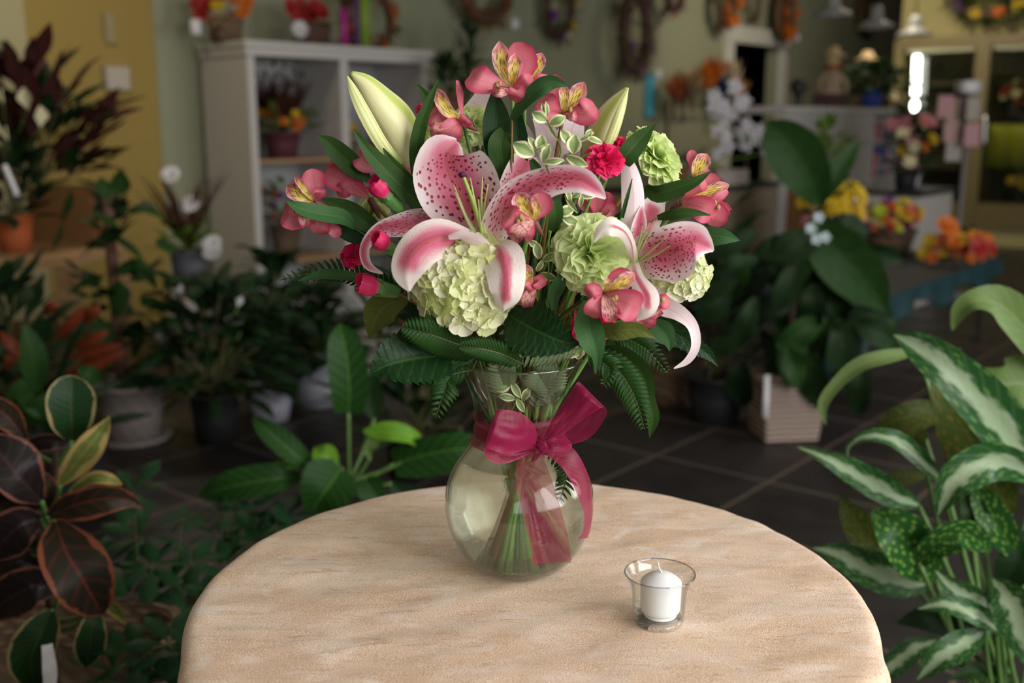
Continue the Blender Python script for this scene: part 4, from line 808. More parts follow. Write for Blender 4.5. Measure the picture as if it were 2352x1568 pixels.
g=G('ribbed_stoneware'); wv=g.n('TexWave',{'Vector':g.obj(),'Scale':9,'Distortion':4,'Detail':3},bands_direction='DIAGONAL').outputs['Fac']
M_stone=g.fin(g.mix(wv,(.26,.215,.205),(.30,.255,.245)),.6,normal=g.bump(wv,.25,.003))
M_wpot=plain('white_pot',(.42,.43,.50),.4,var=.05); M_tc=plain('terracotta',(.42,.10,.03),.7); M_gpot=plain('grey_pot',(.12,.12,.14),.5)
M_bpot=plain('black_pot',(.02,.02,.022),.5); M_soil=plain('soil',(.03,.02,.012),.9,var=.5,scale=90); M_wood=plain('pale_wood',(.42,.25,.12),.5); M_brown=plain('brown_board',(.17,.075,.02),.7)
M_iron=plain('black_iron',(.015,.014,.015),.4,metal=.5); M_white=plain('white_petals',(.66,.65,.67),.5,trans=.2,var=.05); M_cream=plain('cream_petals',(.72,.66,.42),.5,trans=.2,var=.1)
M_yf=plain('yellow_petals',(.56,.38,.015),.5,trans=.2,var=.2); M_of=plain('orange_petals',(.55,.13,.01),.5,trans=.2,var=.3); M_rf=plain('red_petals',(.34,.015,.015),.5,trans=.2,var=.3)
M_pf=plain('pink_petals',(.46,.17,.19),.5,trans=.2,var=.2); M_vf=plain('purple_petals',(.13,.02,.16),.5,trans=.1,var=.3); M_bf=plain('rust_petals',(.32,.08,.02),.6,trans=.1,var=.3)
M_twig=plain('brown_twig',(.09,.05,.03),.7); M_straw=plain('straw',(.45,.32,.16),.8,var=.3); M_paper=plain('white_paper',(.70,.69,.72),.6,var=.03); M_blue=plain('cobalt_glaze',(.03,.05,.22),.3,var=.1)
def rv(a=1): return V((br.uniform(-a,a),br.uniform(-a,a),br.uniform(-a,a)))
def blade(m,a,d,L,W,droop=.4,nu=8,nv=4,cup=.2,twist=0,tipw=0,prof=(.5,1,.75)):
    d=V(d).normalized(); dn=V((0,0,-1)); p=V(a); pts=[]
    n=4; 
    for i in range(n+1):
        f=i/n; w=[.08,prof[0],prof[1],prof[2],.02][i]*W; pts.append((p.copy(),w,twist*f))
        dd=(d+dn*droop*f*1.6).normalized(); p=p+dd*(L/n)
    nrm=d.cross(V((0,0,1))); nrm=nrm if nrm.length>.1 else V((1,0,0)); up=nrm.cross(d).normalized()
    m.strip3(pts,nu=nu,nv=nv,cup=-cup,vdir=(-up+rv(.35)).normalized())
def bloom(m,c,ax,r,n=10,layers=2,wid=.45,lift=.35):
    ax=V(ax).normalized(); Q=ax.to_track_quat('Z','Y').to_matrix()
    for l in range(layers):
        rr=r*(1-.3*l)
        for k in range(n):
            a=6.2832*(k+.5*l)/n; o=Q@V((math.cos(a),math.sin(a),lift+.5*l)).normalized(); 
            m.strip3([(V(c),r*.12,0),(V(c)+o*rr*.6,rr*wid,0),(V(c)+o*rr-ax*rr*.12,rr*wid*.4,0)],nu=4,nv=2,vdir=-ax)
    m.ball(V(c)+ax*r*.12,(r*.2,r*.2,r*.2),5,8)
def potprof(r0,r1,h): return [(0,0),(r0,0),(r0+(r1-r0)*.5,h*.5),(r1,h*.94),(r1*1.06,h*.95),(r1*1.06,h),(r1*.94,h),(r1*.9,h*.88),(0,h*.88)]
def pot(o,c,r0,r1,h,mat,name='pot'):
    m=MB(); m.lathe(potprof(r0,r1,h)[:-1]+[(r1*.9,h*.86)],c,32); po=m.build(name,mat,o)
    m=MB(); m.lathe([(0,h*.87),(r1*.92,h*.87)],c,20); m.build('soil',M_soil,po)
def bush(o,c,H_,spread,n,L,W,mat,droop=.5,stems=True,sm=None,low=0.0,name='foliage',prof=(.5,1,.75),flat=1,up=.9):
    m=MB(); ms=MB(); c=V(c)
    for i in range(n):
        a=i*2.39996+br.uniform(-.3,.3); f=br.uniform(low,1); rr=spread*br.uniform(.15,.75)*(math.sin(math.pi*min(1,.25+f*.7)))
        p=c+V((math.cos(a)*rr,math.sin(a)*rr*flat,H_*f)); d=V((math.cos(a)*(1-.3*f),math.sin(a)*(1-.3*f),br.uniform(.1,up)+f*.4))
        LL=L*br.uniform(.7,1.15); blade(m,p,d,LL,W*LL/L,droop*br.uniform(.5,1.4),prof=prof)
        if stems and i%3==0: ms.tube([c,c.lerp(p,.5)+V((0,0,H_*.1)),p],.004,n=5,nu=5)
    m.build(name,mat,o)
    if stems and ms.v: ms.build('stems',sm or M_dstem,o)
def potted(name,label,base,pr,pmat,H_,spread,n,L,W,mat,cat='plant',group=None,**k):
    o=thing(name,label,cat,tuple(base),group)
    if pr: pot(o,base,*pr,pmat); top=V(base)+V((0,0,pr[2]*.86))
    else: top=V(base)
    bush(o,top,H_,spread,n,L,W,mat,**k); return o,top
def blooms(o,pts,r,mat,ax=(0.1,-1,.5),name='blossom',**k):
    for p in pts:
        m=MB(); bloom(m,p,V(ax)+rv(.3),r*br.uniform(.85,1.15),**k); m.build(name,mat,o)
# ---- white shelf unit
sz=R(46); sx=V((math.cos(sz),math.sin(sz),0)); sy=V((-sx.y,sx.x,0)); SO=V((-1.545,6.3,0)); SW=1.40; SD=.52; ST=1.655
t=thing('shelf_unit','tall white open shelf unit against the green wall behind the bouquet','shelf',tuple(SO))
M_shw=plain('white_shelf_paint',(.50,.48,.46),.5,var=.03)
def sb(name,x,y,z,mat=M_shw):
    m=MB(); m.rbox(SO,x,y,z,sz); m.build(name,mat,t,smooth=False,bevel=.003)
sb('side_panel',(0,.05),(0,SD),(0,ST)); sb('side_panel',(SW-.05,SW),(0,SD),(0,ST)); sb('divider',(SW/2-.03,SW/2+.03),(0,SD-.02),(.1,ST))
sb('back_panel',(.05,SW-.05),(SD-.02,SD),(.1,ST),plain('shelf_back',(.40,.41,.42),.6,var=.03)); sb('top',(-.03,SW+.03),(-.03,SD),(ST,ST+.035)); sb('crown',(-.015,SW+.015),(-.015,SD-.002),(ST-.05,ST)); sb('plinth',(.0,SW),(.02,SD),(0,.1))
M_ws=plain('wood_shelf',(.40,.24,.12),.5)
for k in range(2):
    for z in (.38,1.0): sb('shelf',(.05+k*(SW/2),SW/2-.03+k*(SW/2-.02)),(.01,SD-.02),(z-.02,z),M_ws)
def SP(x,y,z): return SO+sx*x+sy*y+V((0,0,z))
def arr(name,label,base,pr,pmat,H_,spread,n,L,W,mat,fl,group=None,cat='flower arrangement',**k):
    o,top=potted(name,label,base,pr,pmat,H_,spread,n,L,W,mat,cat,group,**k)
    for (cnt,r,fm) in fl:
        for i in range(cnt):
            a=br.uniform(3.5,5.9); q_=br.uniform(.3,1); e=br.uniform(.1,.95)
            p=top+V((math.cos(a)*spread*.8*q_,math.sin(a)*spread*.7*q_,H_*e*.9+.02)); m=MB(); bloom(m,p,V((math.cos(a)*.5,-1,.5)),r*br.uniform(.8,1.2)); m.build('blossom',fm,o)
    return o,top
o,top=arr('flower_arrangement','dark grassy arrangement with orange flowers in a maroon bucket on the shelf',SP(.36,.22,1.001),(.09,.12,.16),plain('maroon_bucket',(.10,.03,.04),.5),.16,.24,50,.15,.06,M_olive,[(9,.04,M_of),(3,.035,M_yf)])
m=MB()
for i in range(150):
    a=br.uniform(0,6.28); L=br.uniform(.25,.46); d=V((math.cos(a)*.5,math.sin(a)*.35,1)); q_=top+V((math.cos(a)*.03,math.sin(a)*.03,.02)); blade(m,q_,d,L,.010,br.uniform(.1,.6),nu=5,nv=1)
for i in range(110):
    p=top+V((br.uniform(-.16,.16),br.uniform(-.1,.1),br.uniform(.2,.42))); blade(m,p,rv(),.08,.02,0,nu=3,nv=1)
m.build('dark_grass',M_maroon,o)
arr('flower_arrangement','brownish mixed arrangement on the middle shelf of the white unit',SP(.36,.22,.381),(.08,.1,.2),M_wick,.28,.22,60,.12,.05,M_olive,[(5,.03,M_vf),(6,.025,M_white),(4,.03,M_bf)])
arr('flower_arrangement','small yellow and orange arrangement in the right bay of the shelf',SP(.86,.22,1.001),(.06,.08,.1),M_wick,.13,.11,26,.09,.035,M_gy,[(5,.03,M_yf),(3,.03,M_of)])
potted('potted_plant','tiny green plant high in the right bay of the white shelf',SP(1.18,.25,1.001),(.05,.06,.1),M_wpot,.30,.07,22,.09,.03,M_gl)
potted('potted_plant','low leafy plant at the foot of the right bay of the white shelf',SP(.95,.2,.381),(.05,.07,.1),M_wpot,.2,.16,30,.10,.04,M_gl)
# on top of the shelf
def basket(o,c,sxx,syy,h,rz=sz,mat=None,handle=False):
    m=MB(); c=V(c); q_=[]
    for (k,z) in ((.82,0),(.9,h*.5),(1,h),(.92,h),(.85,h*.7)):
        q_.append([c+Matrix.Rotation(rz,3,'Z')@V((math.copysign(abs(math.cos(a))**.4,math.cos(a))*sxx/2*k,math.copysign(abs(math.sin(a))**.4,math.sin(a))*syy/2*k,z)) for a in [6.2832*j/32 for j in range(32)]])
    m.grid([[c+V((0,0,.002))]*32]+q_+[[c+V((0,0,h*.7))]*32],close=True); m.build('basket',mat or M_wick,o)
o=thing('flower_basket','brown square basket with red and yellow flowers and a straw bow on the shelf top','flower basket',tuple(SP(.02,.25,ST+.036)))
c=SP(.02,.25,ST+.036); basket(o,c,.19,.17,.14); bush(o,c+V((0,0,.12)),.12,.16,26,.08,.04,M_bf,stems=False)
blooms(o,[c+V((-.13,-.03,.16)),c+V((-.11,-.05,.21)),c+V((-.16,-.02,.22)),c+V((-.05,-.05,.24))],.055,M_rf); blooms(o,[c+V((.12,-.04,.17)),c+V((.14,-.03,.23)),c+V((.08,-.03,.24))],.05,M_of); blooms(o,[c+V((-.02,-.07,.2))],.05,M_yf)
m=MB()
for i in range(26): blade(m,c+V((0,-.115,.12)),V((br.uniform(-1,1),-.4,br.uniform(-.8,.6))),br.uniform(.06,.10),.012,.2,nu=4,nv=1)
m.build('straw_bow',M_straw,o); m=MB(); m.box(c+V((-.15,-.09,.08)),(.06,.004,.09),.3); m.build('tag',M_paper,o)
o=thing('flower_basket','dark basket with red flowers and one white rose on the shelf top','flower basket',tuple(SP(.62,.22,ST+.036))); c=SP(.62,.22,ST+.036)
basket(o,c,.22,.2,.15,mat=plain('dark_wicker',(.07,.035,.02),.7,var=.5,scale=60)); bush(o,c+V((0,0,.12)),.12,.14,24,.08,.04,M_gd,stems=False)
blooms(o,[c+V((br.uniform(-.13,.12),-.06+br.uniform(-.03,.03),br.uniform(.17,.28))) for i in range(10)],.045,M_rf); blooms(o,[c+V((-.05,-.13,.10)),c+V((-.04,-.14,.07))],.05,M_white,layers=3)
for x,w_,h,cl_,lb in ((.80,.05,.24,(.35,.02,.20),'magenta ribbon roll standing on the white shelf top'),(.90,.04,.35,(.10,.03,.12),'plum ribbon roll standing on the white shelf top'),(.965,.085,.40,(.16,.26,.03),'tall lime green ribbon standing on the white shelf top')):
    m=MB(); m.lathe([(0,0),(w_*.5,0),(w_*.5,h),(w_*.3,h),(w_*.3,h*.9),(0,h*.9)],SP(x,.12,ST+.036),20); one('ribbon_roll',m,plain('ribbon%d'%int(x*100),cl_,.5),lb,'ribbon')
def wreath(label,c,Rw,rw,n,mats,nrm,fl=(),L=.07,W=.03,oval=1,tag_=False):
    o=thing('wreath',label,'wreath',tuple(V(c)-V((0,0,Rw*oval))),'wreaths displayed on the back wall')
    nrm=V(nrm).normalized(); ex=V((0,0,1)).cross(nrm).normalized(); c=V(c)
    ring=lambda a: c+ex*(math.cos(a)*Rw)+V((0,0,math.sin(a)*Rw*oval))
    m=MB(); m.tube([ring(6.2832*i/16) for i in range(17)],rw*.5,n=8,nu=40,caps=False); m.build('ring',M_twig,o)
    for mi,mt in enumerate(mats):
        m=MB()
        for i in range(n//len(mats)):
            a=br.uniform(0,6.28); d=rv()+nrm*.5; p=ring(a)+d.normalized()*rw*.6; 
            if (p-c).dot(nrm)<-rw*.45: continue
            blade(m,p,d,L*br.uniform(.6,1.3),W,.2,nu=4,nv=2)
        m.build('foliage',mt,o)
    for (a,r,fm) in fl: blooms(o,[ring(R(a))+nrm*rw*.8],r,fm,ax=nrm)
    if tag_: m=MB(); m.box(ring(R(-50))+nrm*(rw*1.6)-V((0,0,rw)),(.09,.004,.08),RZ); m.build('tag',M_paper,o)
    return o
nb=-RY
def wz(px,py,off): return WP(px,py,off)
wreath('rust orange leafy wreath leaning behind the ribbon rolls on the shelf top',SP(1.22,.40,ST+.25),.20,.07,190,[M_bf,M_red,M_olive],-sy,[(200,.04,M_of),(300,.04,M_of),(20,.04,M_bf)])
wreath('rust brown wreath whose lower edge shows above the shelf right end',wz(1116,-42,.2),.28,.10,220,[M_bf,M_olive],nb,tag_=True)
wreath('green oval wreath with yellow and purple flowers high on the wall',wz(1285,15,.16),.17,.07,200,[M_gd,M_olive],nb,[(150,.06,M_yf),(110,.05,M_vf),(200,.05,M_vf),(250,.045,M_vf),(285,.045,M_white),(320,.05,M_yf),(10,.05,M_yf),(290,.05,M_yf)],oval=1.5)
wreath('dusty olive grey wreath hanging right above the lily bud',wz(1460,75,.24),.20,.12,420,[M_olive,plain('dried_leaf',(.16,.13,.07),.8),M_vf],nb,[(200,.04,M_vf),(260,.04,M_vf),(330,.04,M_vf),(10,.04,M_vf)],oval=1.7,L=.09,W=.025,tag_=True)
wreath('small wreath cut off by the top edge right of the olive wreath',wz(1550,-10,.18),.13,.08,120,[M_bf,M_vf],nb,L=.06)
wreath('orange wreath with golden flowers left above the white doorway',wz(1668,5,.2),.14,.10,200,[M_bf,M_olive],nb,[(k*50,.07,M_of) for k in range(7)],oval=1.5)
wreath('plain dark oval twig wreath above the doorway',wz(1733,0,.1),.14,.035,60,[M_twig],nb,oval=1.6,L=.04)
wreath('orange wreath with a pointed tail right above the white doorway',wz(1800,30,.2),.15,.10,220,[M_bf,M_olive],nb,[(k*45,.075,M_of) for k in range(8)],oval=1.6,tag_=True)
wreath('orange oval wreath between the lamps near the far corner',wz(2083,20,.2),.13,.09,140,[M_bf],nb,[(k*60,.07,M_of) for k in range(6)],oval=1.8)
wreath('green and yellow wreath hanging behind the first pendant lamp',wz(1990,20,.2),.2,.10,160,[M_gd,M_olive],nb,[(k*60,.07,M_yf) for k in range(5)],oval=1.3)
wreath('leafy garland with blue and yellow flowers above the flower cooler',RP(2275,0,.25),.33,.09,240,[M_gd,M_olive],-RX,[(200,.07,M_vf),(250,.07,M_yf),(290,.07,M_of),(330,.07,M_yf)],oval=.4,L=.12,W=.05)
m=MB(); m.rbox(WP(1491,268,.02),(-.085,.085),(-.004,.004),(0,.42)); one('poster',m,plain('turquoise_paper',(.06,.32,.45),.6,var=.05),'plain turquoise poster on the wall below the olive wreath','poster',smooth=False)
# wall controls
def onY(px,py,w_,h,th,name,label,cat,mat):
    p=YP(px,py); m=MB(); m.rbox(p,(-w_/2,w_/2),(-th,0),(-h/2,h/2)); return one(name,m,mat,label,cat,smooth=False,bevel=.003)
M_plas=plain('cream_plastic',(.45,.40,.33),.5,var=.03)
onY(262,180,.145,.13,.05,'thermostat','square white thermostat box on the ochre wall','thermostat',M_plas)
onY(250,64,.07,.17,.02,'wall_switch','narrow beige switch plate high on the ochre wall','switch',plain('beige_plastic',(.30,.25,.12),.6))
# ---- left plant tables
TZ1=.69; a=F(165,592,TZ1); Yt=a.y
o=thing('display_table','pale wooden display table at the far left under the terracotta pot','table',(a.x-.5,Yt+.35,0))
m=MB(); m.box((a.x-.5,Yt+.35,TZ1-.02),(1.0,.7,.04)); m.build('tabletop',M_wood,o,smooth=False)
for x in (a.x-.95,a.x-.05): 
    for y in (Yt+.06,Yt+.64): m=MB(); m.box((x,y,(TZ1-.04)/2),(.07,.07,TZ1-.04)); m.build('leg',M_wood,o,smooth=False)
m=MB(); m.box((a.x-.5,Yt+.35,.3),(.85,.55,.02)); m.build('lower_shelf',M_brown,o,smooth=False)
c=P(36,560,Yt+.25); c.z=TZ1+.001
o,top=potted('peace_lily','leafy peace lily with cream blooms in the bright terracotta pot',c,(.062,.078,.15),M_tc,.34,.17,70,.17,.05,M_gd,droop=.5,up=1.5)
def spathes(o,pts,Y,L=.07,W=.045,mat=None):
    for (x,y) in pts:
        p=P(x,y,Y); m=MB(); blade(m,p-V((0,0,L/2)),V((br.uniform(-.4,.4),-.2,1)),L,W,0,cup=.5); m.tube([p-V((0,0,L*.5)),p+V((0,-.008,.01))],.004,n=6); m.build('spathe',mat or M_cream,o)
        m=MB(); m.tube([p-V((0,0,L/2)),p.lerp(V((V(o.location).x,V(o.location).y,p.z-.3)),.5)],.003,n=5); m.build('flower_stem',M_stem,o)
spathes(o,[(62,225),(90,266),(15,296),(5,210)],Yt+.15,.09,.06)
m=MB(); m.tube([P(10,380,Yt+.08),P(40,450,Yt+.06)],.012,n=6); m.build('white_ribbon',M_paper,o)
c=P(145,540,Yt+.55); c.z=TZ1+.001
o=thing('croton_plant','tall dark red croton in a brown wooden crate at the far left','plant',tuple(c))
m=MB(); m.rbox(c,(-.14,.14),(-.02,.10),(0,.25),0); m.build('crate',M_brown,o,smooth=False)
bush(o,c+V((-.12,.05,.25)),.50,.44,90,.26,.085,M_maroon,up=1.6,droop=.4); bush(o,c+V((-.1,.05,.25)),.46,.40,70,.22,.07,M_gd,up=1.4,stems=False,name='olive_foliage')
# vine on a totem in the pale ribbed pot
c=F(308,1008,0)
o=thing('climbing_vine','climbing green vine on a brown post in the pale ribbed pot','plant',tuple(c)); pot(o,c,.105,.135,.235,M_stone)
m=MB(); m.lathe([(0,0),(.135,0),(.15,.02),(.13,.02),(0,.012)],c,32); m.build('saucer',M_stone,o)
m=MB(); m.tube([c+V((-.05,.05,.2)),c+V((-.05,.05,1.0))],.022,n=10); m.build('post',plain('coir_post',(.14,.075,.05),.9,var=.4,scale=80),o)
m=MB(); hv=[(240,430,-70,.10),(150,470,250,.14),(320,470,20,.13),(275,420,80,.12),(215,560,200,.13),(300,560,-30,.14),(130,540,240,.12),(350,480,-10,.12),(250,500,130,.12),(340,620,-50,.15),(200,640,190,.15),(270,680,-90,.15),(350,690,-20,.13),(180,720,220,.14),(240,760,-60,.14),(310,780,-100,.14),(200,500,160,.1),(290,610,60,.12),(380,560,-30,.1)]
for x,y,an,L in hv:
    p=P(x,y,c.y-.02+br.uniform(-.12,.12)); d=V((math.cos(R(an)),-.3,math.sin(R(an)))); blade(m,p-d*L*.4,d,L,L*.62,.5,prof=(1,.95,.55))
m.build('foliage',M_gl,o); bush(o,c+V((-.05,.05,.22)),.72,.22,60,.11,.07,M_gd,stems=False,prof=(1,.95,.55),name='inner_foliage')
# stand with grey pot, red grass and white blooms
c=P(438,640,4.9); zt=c.z
st=thing('plant_stand','black metal plant stand holding the grey pot beside the white shelf','plant stand',(c.x,c.y,0))
m=MB(); m.lathe([(0,zt-.02),(.13,zt-.02),(.13,zt-.002),(0,zt-.002)],(c.x,c.y,0),28); m.build('top',M_iron,st)
for k in range(4):
    a=k*1.57+.78; m=MB(); m.tube([V((c.x+.11*math.cos(a),c.y+.11*math.sin(a),zt-.02)),V((c.x+.13*math.cos(a),c.y+.13*math.sin(a),0.006))],.008,n=8); m.build('leg',M_iron,st)
o,top=potted('planter','grey pot of red grass, yellow green foliage and white blooms on a stand',c,(.075,.09,.14),M_gpot,.12,.16,60,.09,.05,M_gy)
m=MB()
for i in range(60): a=br.uniform(0,6.28); blade(m,top,V((math.cos(a)*.5-.1,math.sin(a)*.5,1)),br.uniform(.25,.50),.012,br.uniform(.1,.5),nu=6,nv=1)
m.build('red_grass',M_maroon,o); 
for (x,y) in ((392,403),(438,470),(487,560),(488,578)): m=MB(); bloom(m,P(x,y,4.8),(0,-1,.8),.05,12,3); m.build('blossom',M_white,o)
# dark peace lilies on the floor with white pots
for (px,py,sp,n,lb,pr,pm,hh) in ((500,1010,.30,120,'dark peace lily with small white blooms in front of the white pots',(.08,.1,.2),M_bpot,.42),(622,962,.20,60,'leafy plant in the smaller pale pot left of the philodendron',(.075,.10,.15),M_wpot,.30),(728,928,.18,60,'leafy plant in the larger pale pot right behind the philodendron',(.09,.125,.20),M_wpot,.32),(640,880,.25,70,'dark green plant in shade at the foot of the white shelf',(.08,.1,.2),M_bpot,.38)):
    c=F(px,py,0); o,top=potted('peace_lily',lb,c,pr,pm,hh,sp,int(n*1.5),.20,.06,M_gd,droop=.9,up=1.2)
    if n==120: spathes(o,[(415,665),(400,728),(370,770),(545,690),(520,735),(430,870),(552,745)],c.y-.1,.05,.028,M_white)
# pots in the middle distance behind the vase
c=F(880,880,0); potted('potted_plant','grey white square planter half hidden behind the left hydrangea leaf',c,(.14,.16,.24),plain('pale_planter',(.40,.37,.33),.6),.25,.16,50,.16,.03,M_gl,up=2)
c=F(965,800,0); potted('potted_plant','small terracotta pot glimpsed behind the hydrangea',c,(.08,.1,.16),M_tc,.2,.14,30,.13,.04,M_gd,up=1.5)
c=F(960,1085,0); potted('leafy_plant','dark leafy plant in the shade directly behind the vase',c,(.10,.12,.16),M_bpot,.26,.34,80,.20,.06,M_gd,up=1.4)
# tall dim plants behind the topmost blooms
for (px,py,hh,lb) in ((1075,230,.5,'tall dark stemmed plant in a brown pot behind the topmost blooms'),(1030,215,.22,'small green plant right of the white shelf end')):
    c=P(px,py+60,7.7 if px==1075 else 7.0); zt=c.z; m=MB(); m.box((c.x,c.y,zt/2),(.35,.35,zt)); one('pedestal',m,M_brown,'dim brown pedestal under the '+('tall stemmed plant' if px==1075 else 'small green plant'),'pedestal',smooth=False)
    o,top=potted('potted_plant',lb,c+V((0,0,.002)),(.08,.11,.16),plain('brown_pot',(.12,.06,.03),.6),hh,.16,50,.14,.04,M_gd,up=2)
    if px==1075:
        m=MB()
        for i in range(9): blade(m,top,V((br.uniform(-.2,.3),0,1)),.65+br.uniform(-.1,.1),.02,.03,nu=6,nv=1)
        m.build('tall_stems',M_gd,o)
# ---- traced foreground houseplants
def tleaf(o,cps,mat,Y0,pet=None,**k):
    "cps pixels with d = metres beyond world y=Y0"
    c=[(a[0],a[1],a[2]+Y0-YV)+tuple(a[3:]) for a in cps]; m=MB(); m.strip(c,**dict(dict(nu=22,nv=10,cup=.22,crease=.1,ruf=.03,rf=1.6),**k)); lf=m.build('leaf',mat,o)
    if pet:
        m=MB(); b=c[0]; p0=P(b[0],b[1],YV+b[2]); p1=P(pet[0],pet[1],Y0+(pet[2] if len(pet)>2 else 0)); m.tube([p0,p0.lerp(p1,.5)+V((0,0,-.01)),p1],.0045,n=7); m.build('petiole',M_gstem,lf)
# rubber plant, lower left
Yf=1.75; b0=P(118,1540,Yf); fc=V((b0.x,b0.y,0))
o=thing('rubber_plant','variegated rubber plant with pink and cream edged leaves in the lower left corner','plant',(fc.x,fc.y,.20))
for cps,mt in (([(165,1012,0,20),(164,970,-.02,88),(163,915,-.02,106),(164,880,-.01,70),(166,862,0,6)],M_ficus),([(138,1112,-.03,12),(170,1070,-.05,60,25),(205,1025,-.06,66,20),(235,985,-.05,36,10),(252,956,-.05,3)],M_ficy),
 ([(165,1020,0,14),(120,1012,-.02,44,-30),(80,1020,-.02,40,-30),(50,1035,0,4)],M_ficd),([(95,1150,-.06,20),(50,1100,-.10,110,20),(10,1050,-.10,120,20),(-40,1000,-.08,20)],M_ficd),
 ([(110,1185,-.05,16),(175,1160,-.08,76,20),(245,1145,-.08,70,20),(300,1150,-.06,30),(325,1165,-.05,3)],M_ficr),([(128,1195,-.06,20),(150,1260,-.12,120,-10),(190,1330,-.14,138,-10),(220,1385,-.12,80),(236,1414,-.10,4)],M_ficr),
 ([(135,1350,-.04,20),(80,1345,-.08,90),(20,1375,-.08,100),(-50,1420,-.05,20)],M_ficd),([(118,1400,-.04,16),(95,1450,-.08,88,10),(70,1520,-.09,96,10),(85,1590,-.07,10)],M_ficus),
 ([(222,1400,-.10,14),(212,1440,-.12,60,-10),(205,1490,-.12,66),(196,1536,-.10,3)],M_ficus),([(95,1190,-.03,20),(50,1205,-.06,90),(10,1240,-.06,100),(-30,1290,-.04,10)],M_ficd),([(240,1380,-.05,8),(265,1400,-.05,34,30),(290,1432,-.03,3)],M_ficy),
 ([(165,1125,.0,10),(210,1100,-.02,34,-30),(250,1100,-.02,28,-20),(280,1112,0,3)],M_ficy),([(100,1310,0,16),(50,1290,-.02,70),(0,1300,-.02,80),(-40,1320,0,8)],M_ficd),([(60,1010,.03,12),(20,960,.02,60),(-20,930,.02,50)],M_ficr),([(90,1170,.0,14),(110,1130,-.02,50,20),(80,1090,-.02,40),(100,1060,.0,6)],M_ficr),([(150,1220,.0,14),(110,1250,-.02,60,30),(60,1260,.0,10)],M_ficus)):
    tleaf(o,cps,mt,Yf,pet=(120,min(1500,cps[0][1]+50),0))
m=MB(); m.tube([P(130,1040,Yf),P(122,1200,Yf),P(118,1420,Yf),V((fc.x,fc.y,.20))],[.006,.009,.011,.012],n=10); m.build('stem',M_twig,o)
o=thing('wicker_basket','dark woven basket with a white ribbon holding the rubber plant','basket',(fc.x,fc.y,0)); basket(o,V((fc.x,fc.y,.002)),.42,.36,.30,0); m=MB(); p=P(108,1480,Yf-.20); m.strip3([(p,.016,0),(p+V((.002,-.004,-.05)),.022,0),(p+V((-.002,-.004,-.09)),.014,0),(p+V((.002,-.004,-.14)),.022,0)],nu=16,nv=3,ruf=.2); m.build('ribbon',M_paper,o)
# red croton behind it
c=F(150,1180,0); o,top=potted('croton_plant','low croton with red and orange leaf tips behind the rubber plant',c,(.12,.15,.26),M_bpot,.22,.20,30,.20,.05,M_gd,up=1.4)
for (x0,y0,x1,y1) in ((180,840,288,808),(170,800,250,760),(150,860,270,820),(130,780,200,700),(100,720,130,690),(60,830,0,760),(40,800,10,850),(90,840,30,880),(190,740,230,700),(160,820,280,790)):
    tleaf(o,[(x0,y0,0,10),((x0*2+x1)/3,(y0*2+y1)/3,-.03,24),((x0+2*x1)/3,(y0+2*y1)/3,-.04,26,20),(x1,y1,-.03,3)],M_red,c.y-.1,nu=10,nv=4)
for (x0,y0,x1,y1,w_) in ((90,900,60,740,60),(30,960,60,860,60),(120,960,30,900,40),(230,880,180,840,40),(60,980,110,900,50)):
    tleaf(o,[(x0,y0,0,10),((x0*2+x1)/3,(y0*2+y1)/3,-.03,w_),((x0+2*x1)/3,(y0+2*y1)/3,-.04,w_*.9,20),(x1,y1,-.03,3)],M_gl,c.y-.25,nu=10,nv=5)
c=F(30,1100,0); potted('leafy_plant','shadowy green plant at the left edge behind the rubber plant',c,(.12,.15,.26),M_bpot,.45,.35,90,.20,.08,M_gd,up=1.3)
# scheffleras
def umb(o,cl,Y0,mat):
    m=MB(); ms=MB(); b=V(o.location)
    for (x,y,s_) in cl:
        Y=Y0+br.uniform(-.06,.06); p=P(x,y,Y); n=7; a0=br.uniform(0,6.28); tilt=V((br.uniform(-.3,.3),-.5+br.uniform(-.2,.2),1)).normalized(); Q=tilt.to_track_quat('Z','Y').to_matrix()
        for k in range(n):
            a=a0+k*6.2832/n; d=Q@V((math.cos(a),math.sin(a),.15)); L=s_*S(x,y,Y)*br.uniform(.8,1.1); L*=1.3; blade(m,p+d*L*.10,d,L,L*.42,.35,prof=(.5,.95,.95))
        ms.tube([b+V((0,0,.1)),b.lerp(p,.5)+V((0,0,-.02)),p],.0018,n=5,nu=6)
    m.build('foliage',mat,o); ms.build('stems',M_dstem,o)
M_sch=leafm('schefflera_leaf',(.007,.038,.013),(.014,.06,.018),(.03,.08,.03),.5,.1,vs=.3,nv=3)
c=V((P(330,1500,2.05).x,2.05,0)); o=thing('schefflera','small umbrella leaved plant between the rubber plant and the table','plant',tuple(c)); pot(o,c,.08,.1,.12,M_bpot)
umb(o,[(305,1130,70),(325,1235,75),(350,1300,70),(240,1300,80),(420,1190,40),(400,1340,70),(300,1370,70),(440,1290,65),(340,1420,80),(270,1480,70)],2.0,M_sch)
c=V((P(470,1450,2.3).x,2.3,0)); o=thing('schefflera','umbrella leaved plant at the left edge of the table','plant',tuple(c)); pot(o,c,.08,.1,.12,M_bpot)
umb(o,[(560,1180,70),(625,1150,60),(590,1240,70),(520,1300,70),(480,1380,70),(500,1230,60),(660,1190,60),(440,1400,60),(530,1170,50),(420,1440,70),(640,1215,60)],2.3,M_sch)
c=V((P(330,1560,1.62).x,1.62,0)); o=thing('schefflera','umbrella leaved plant at the bottom edge left of the table','plant',tuple(c)); pot(o,c,.07,.09,.11,M_bpot)
umb(o,[(330,1500,90),(260,1545,90),(390,1480,80),(400,1560,80),(300,1590,90),(440,1500,60)],1.62,M_sch)
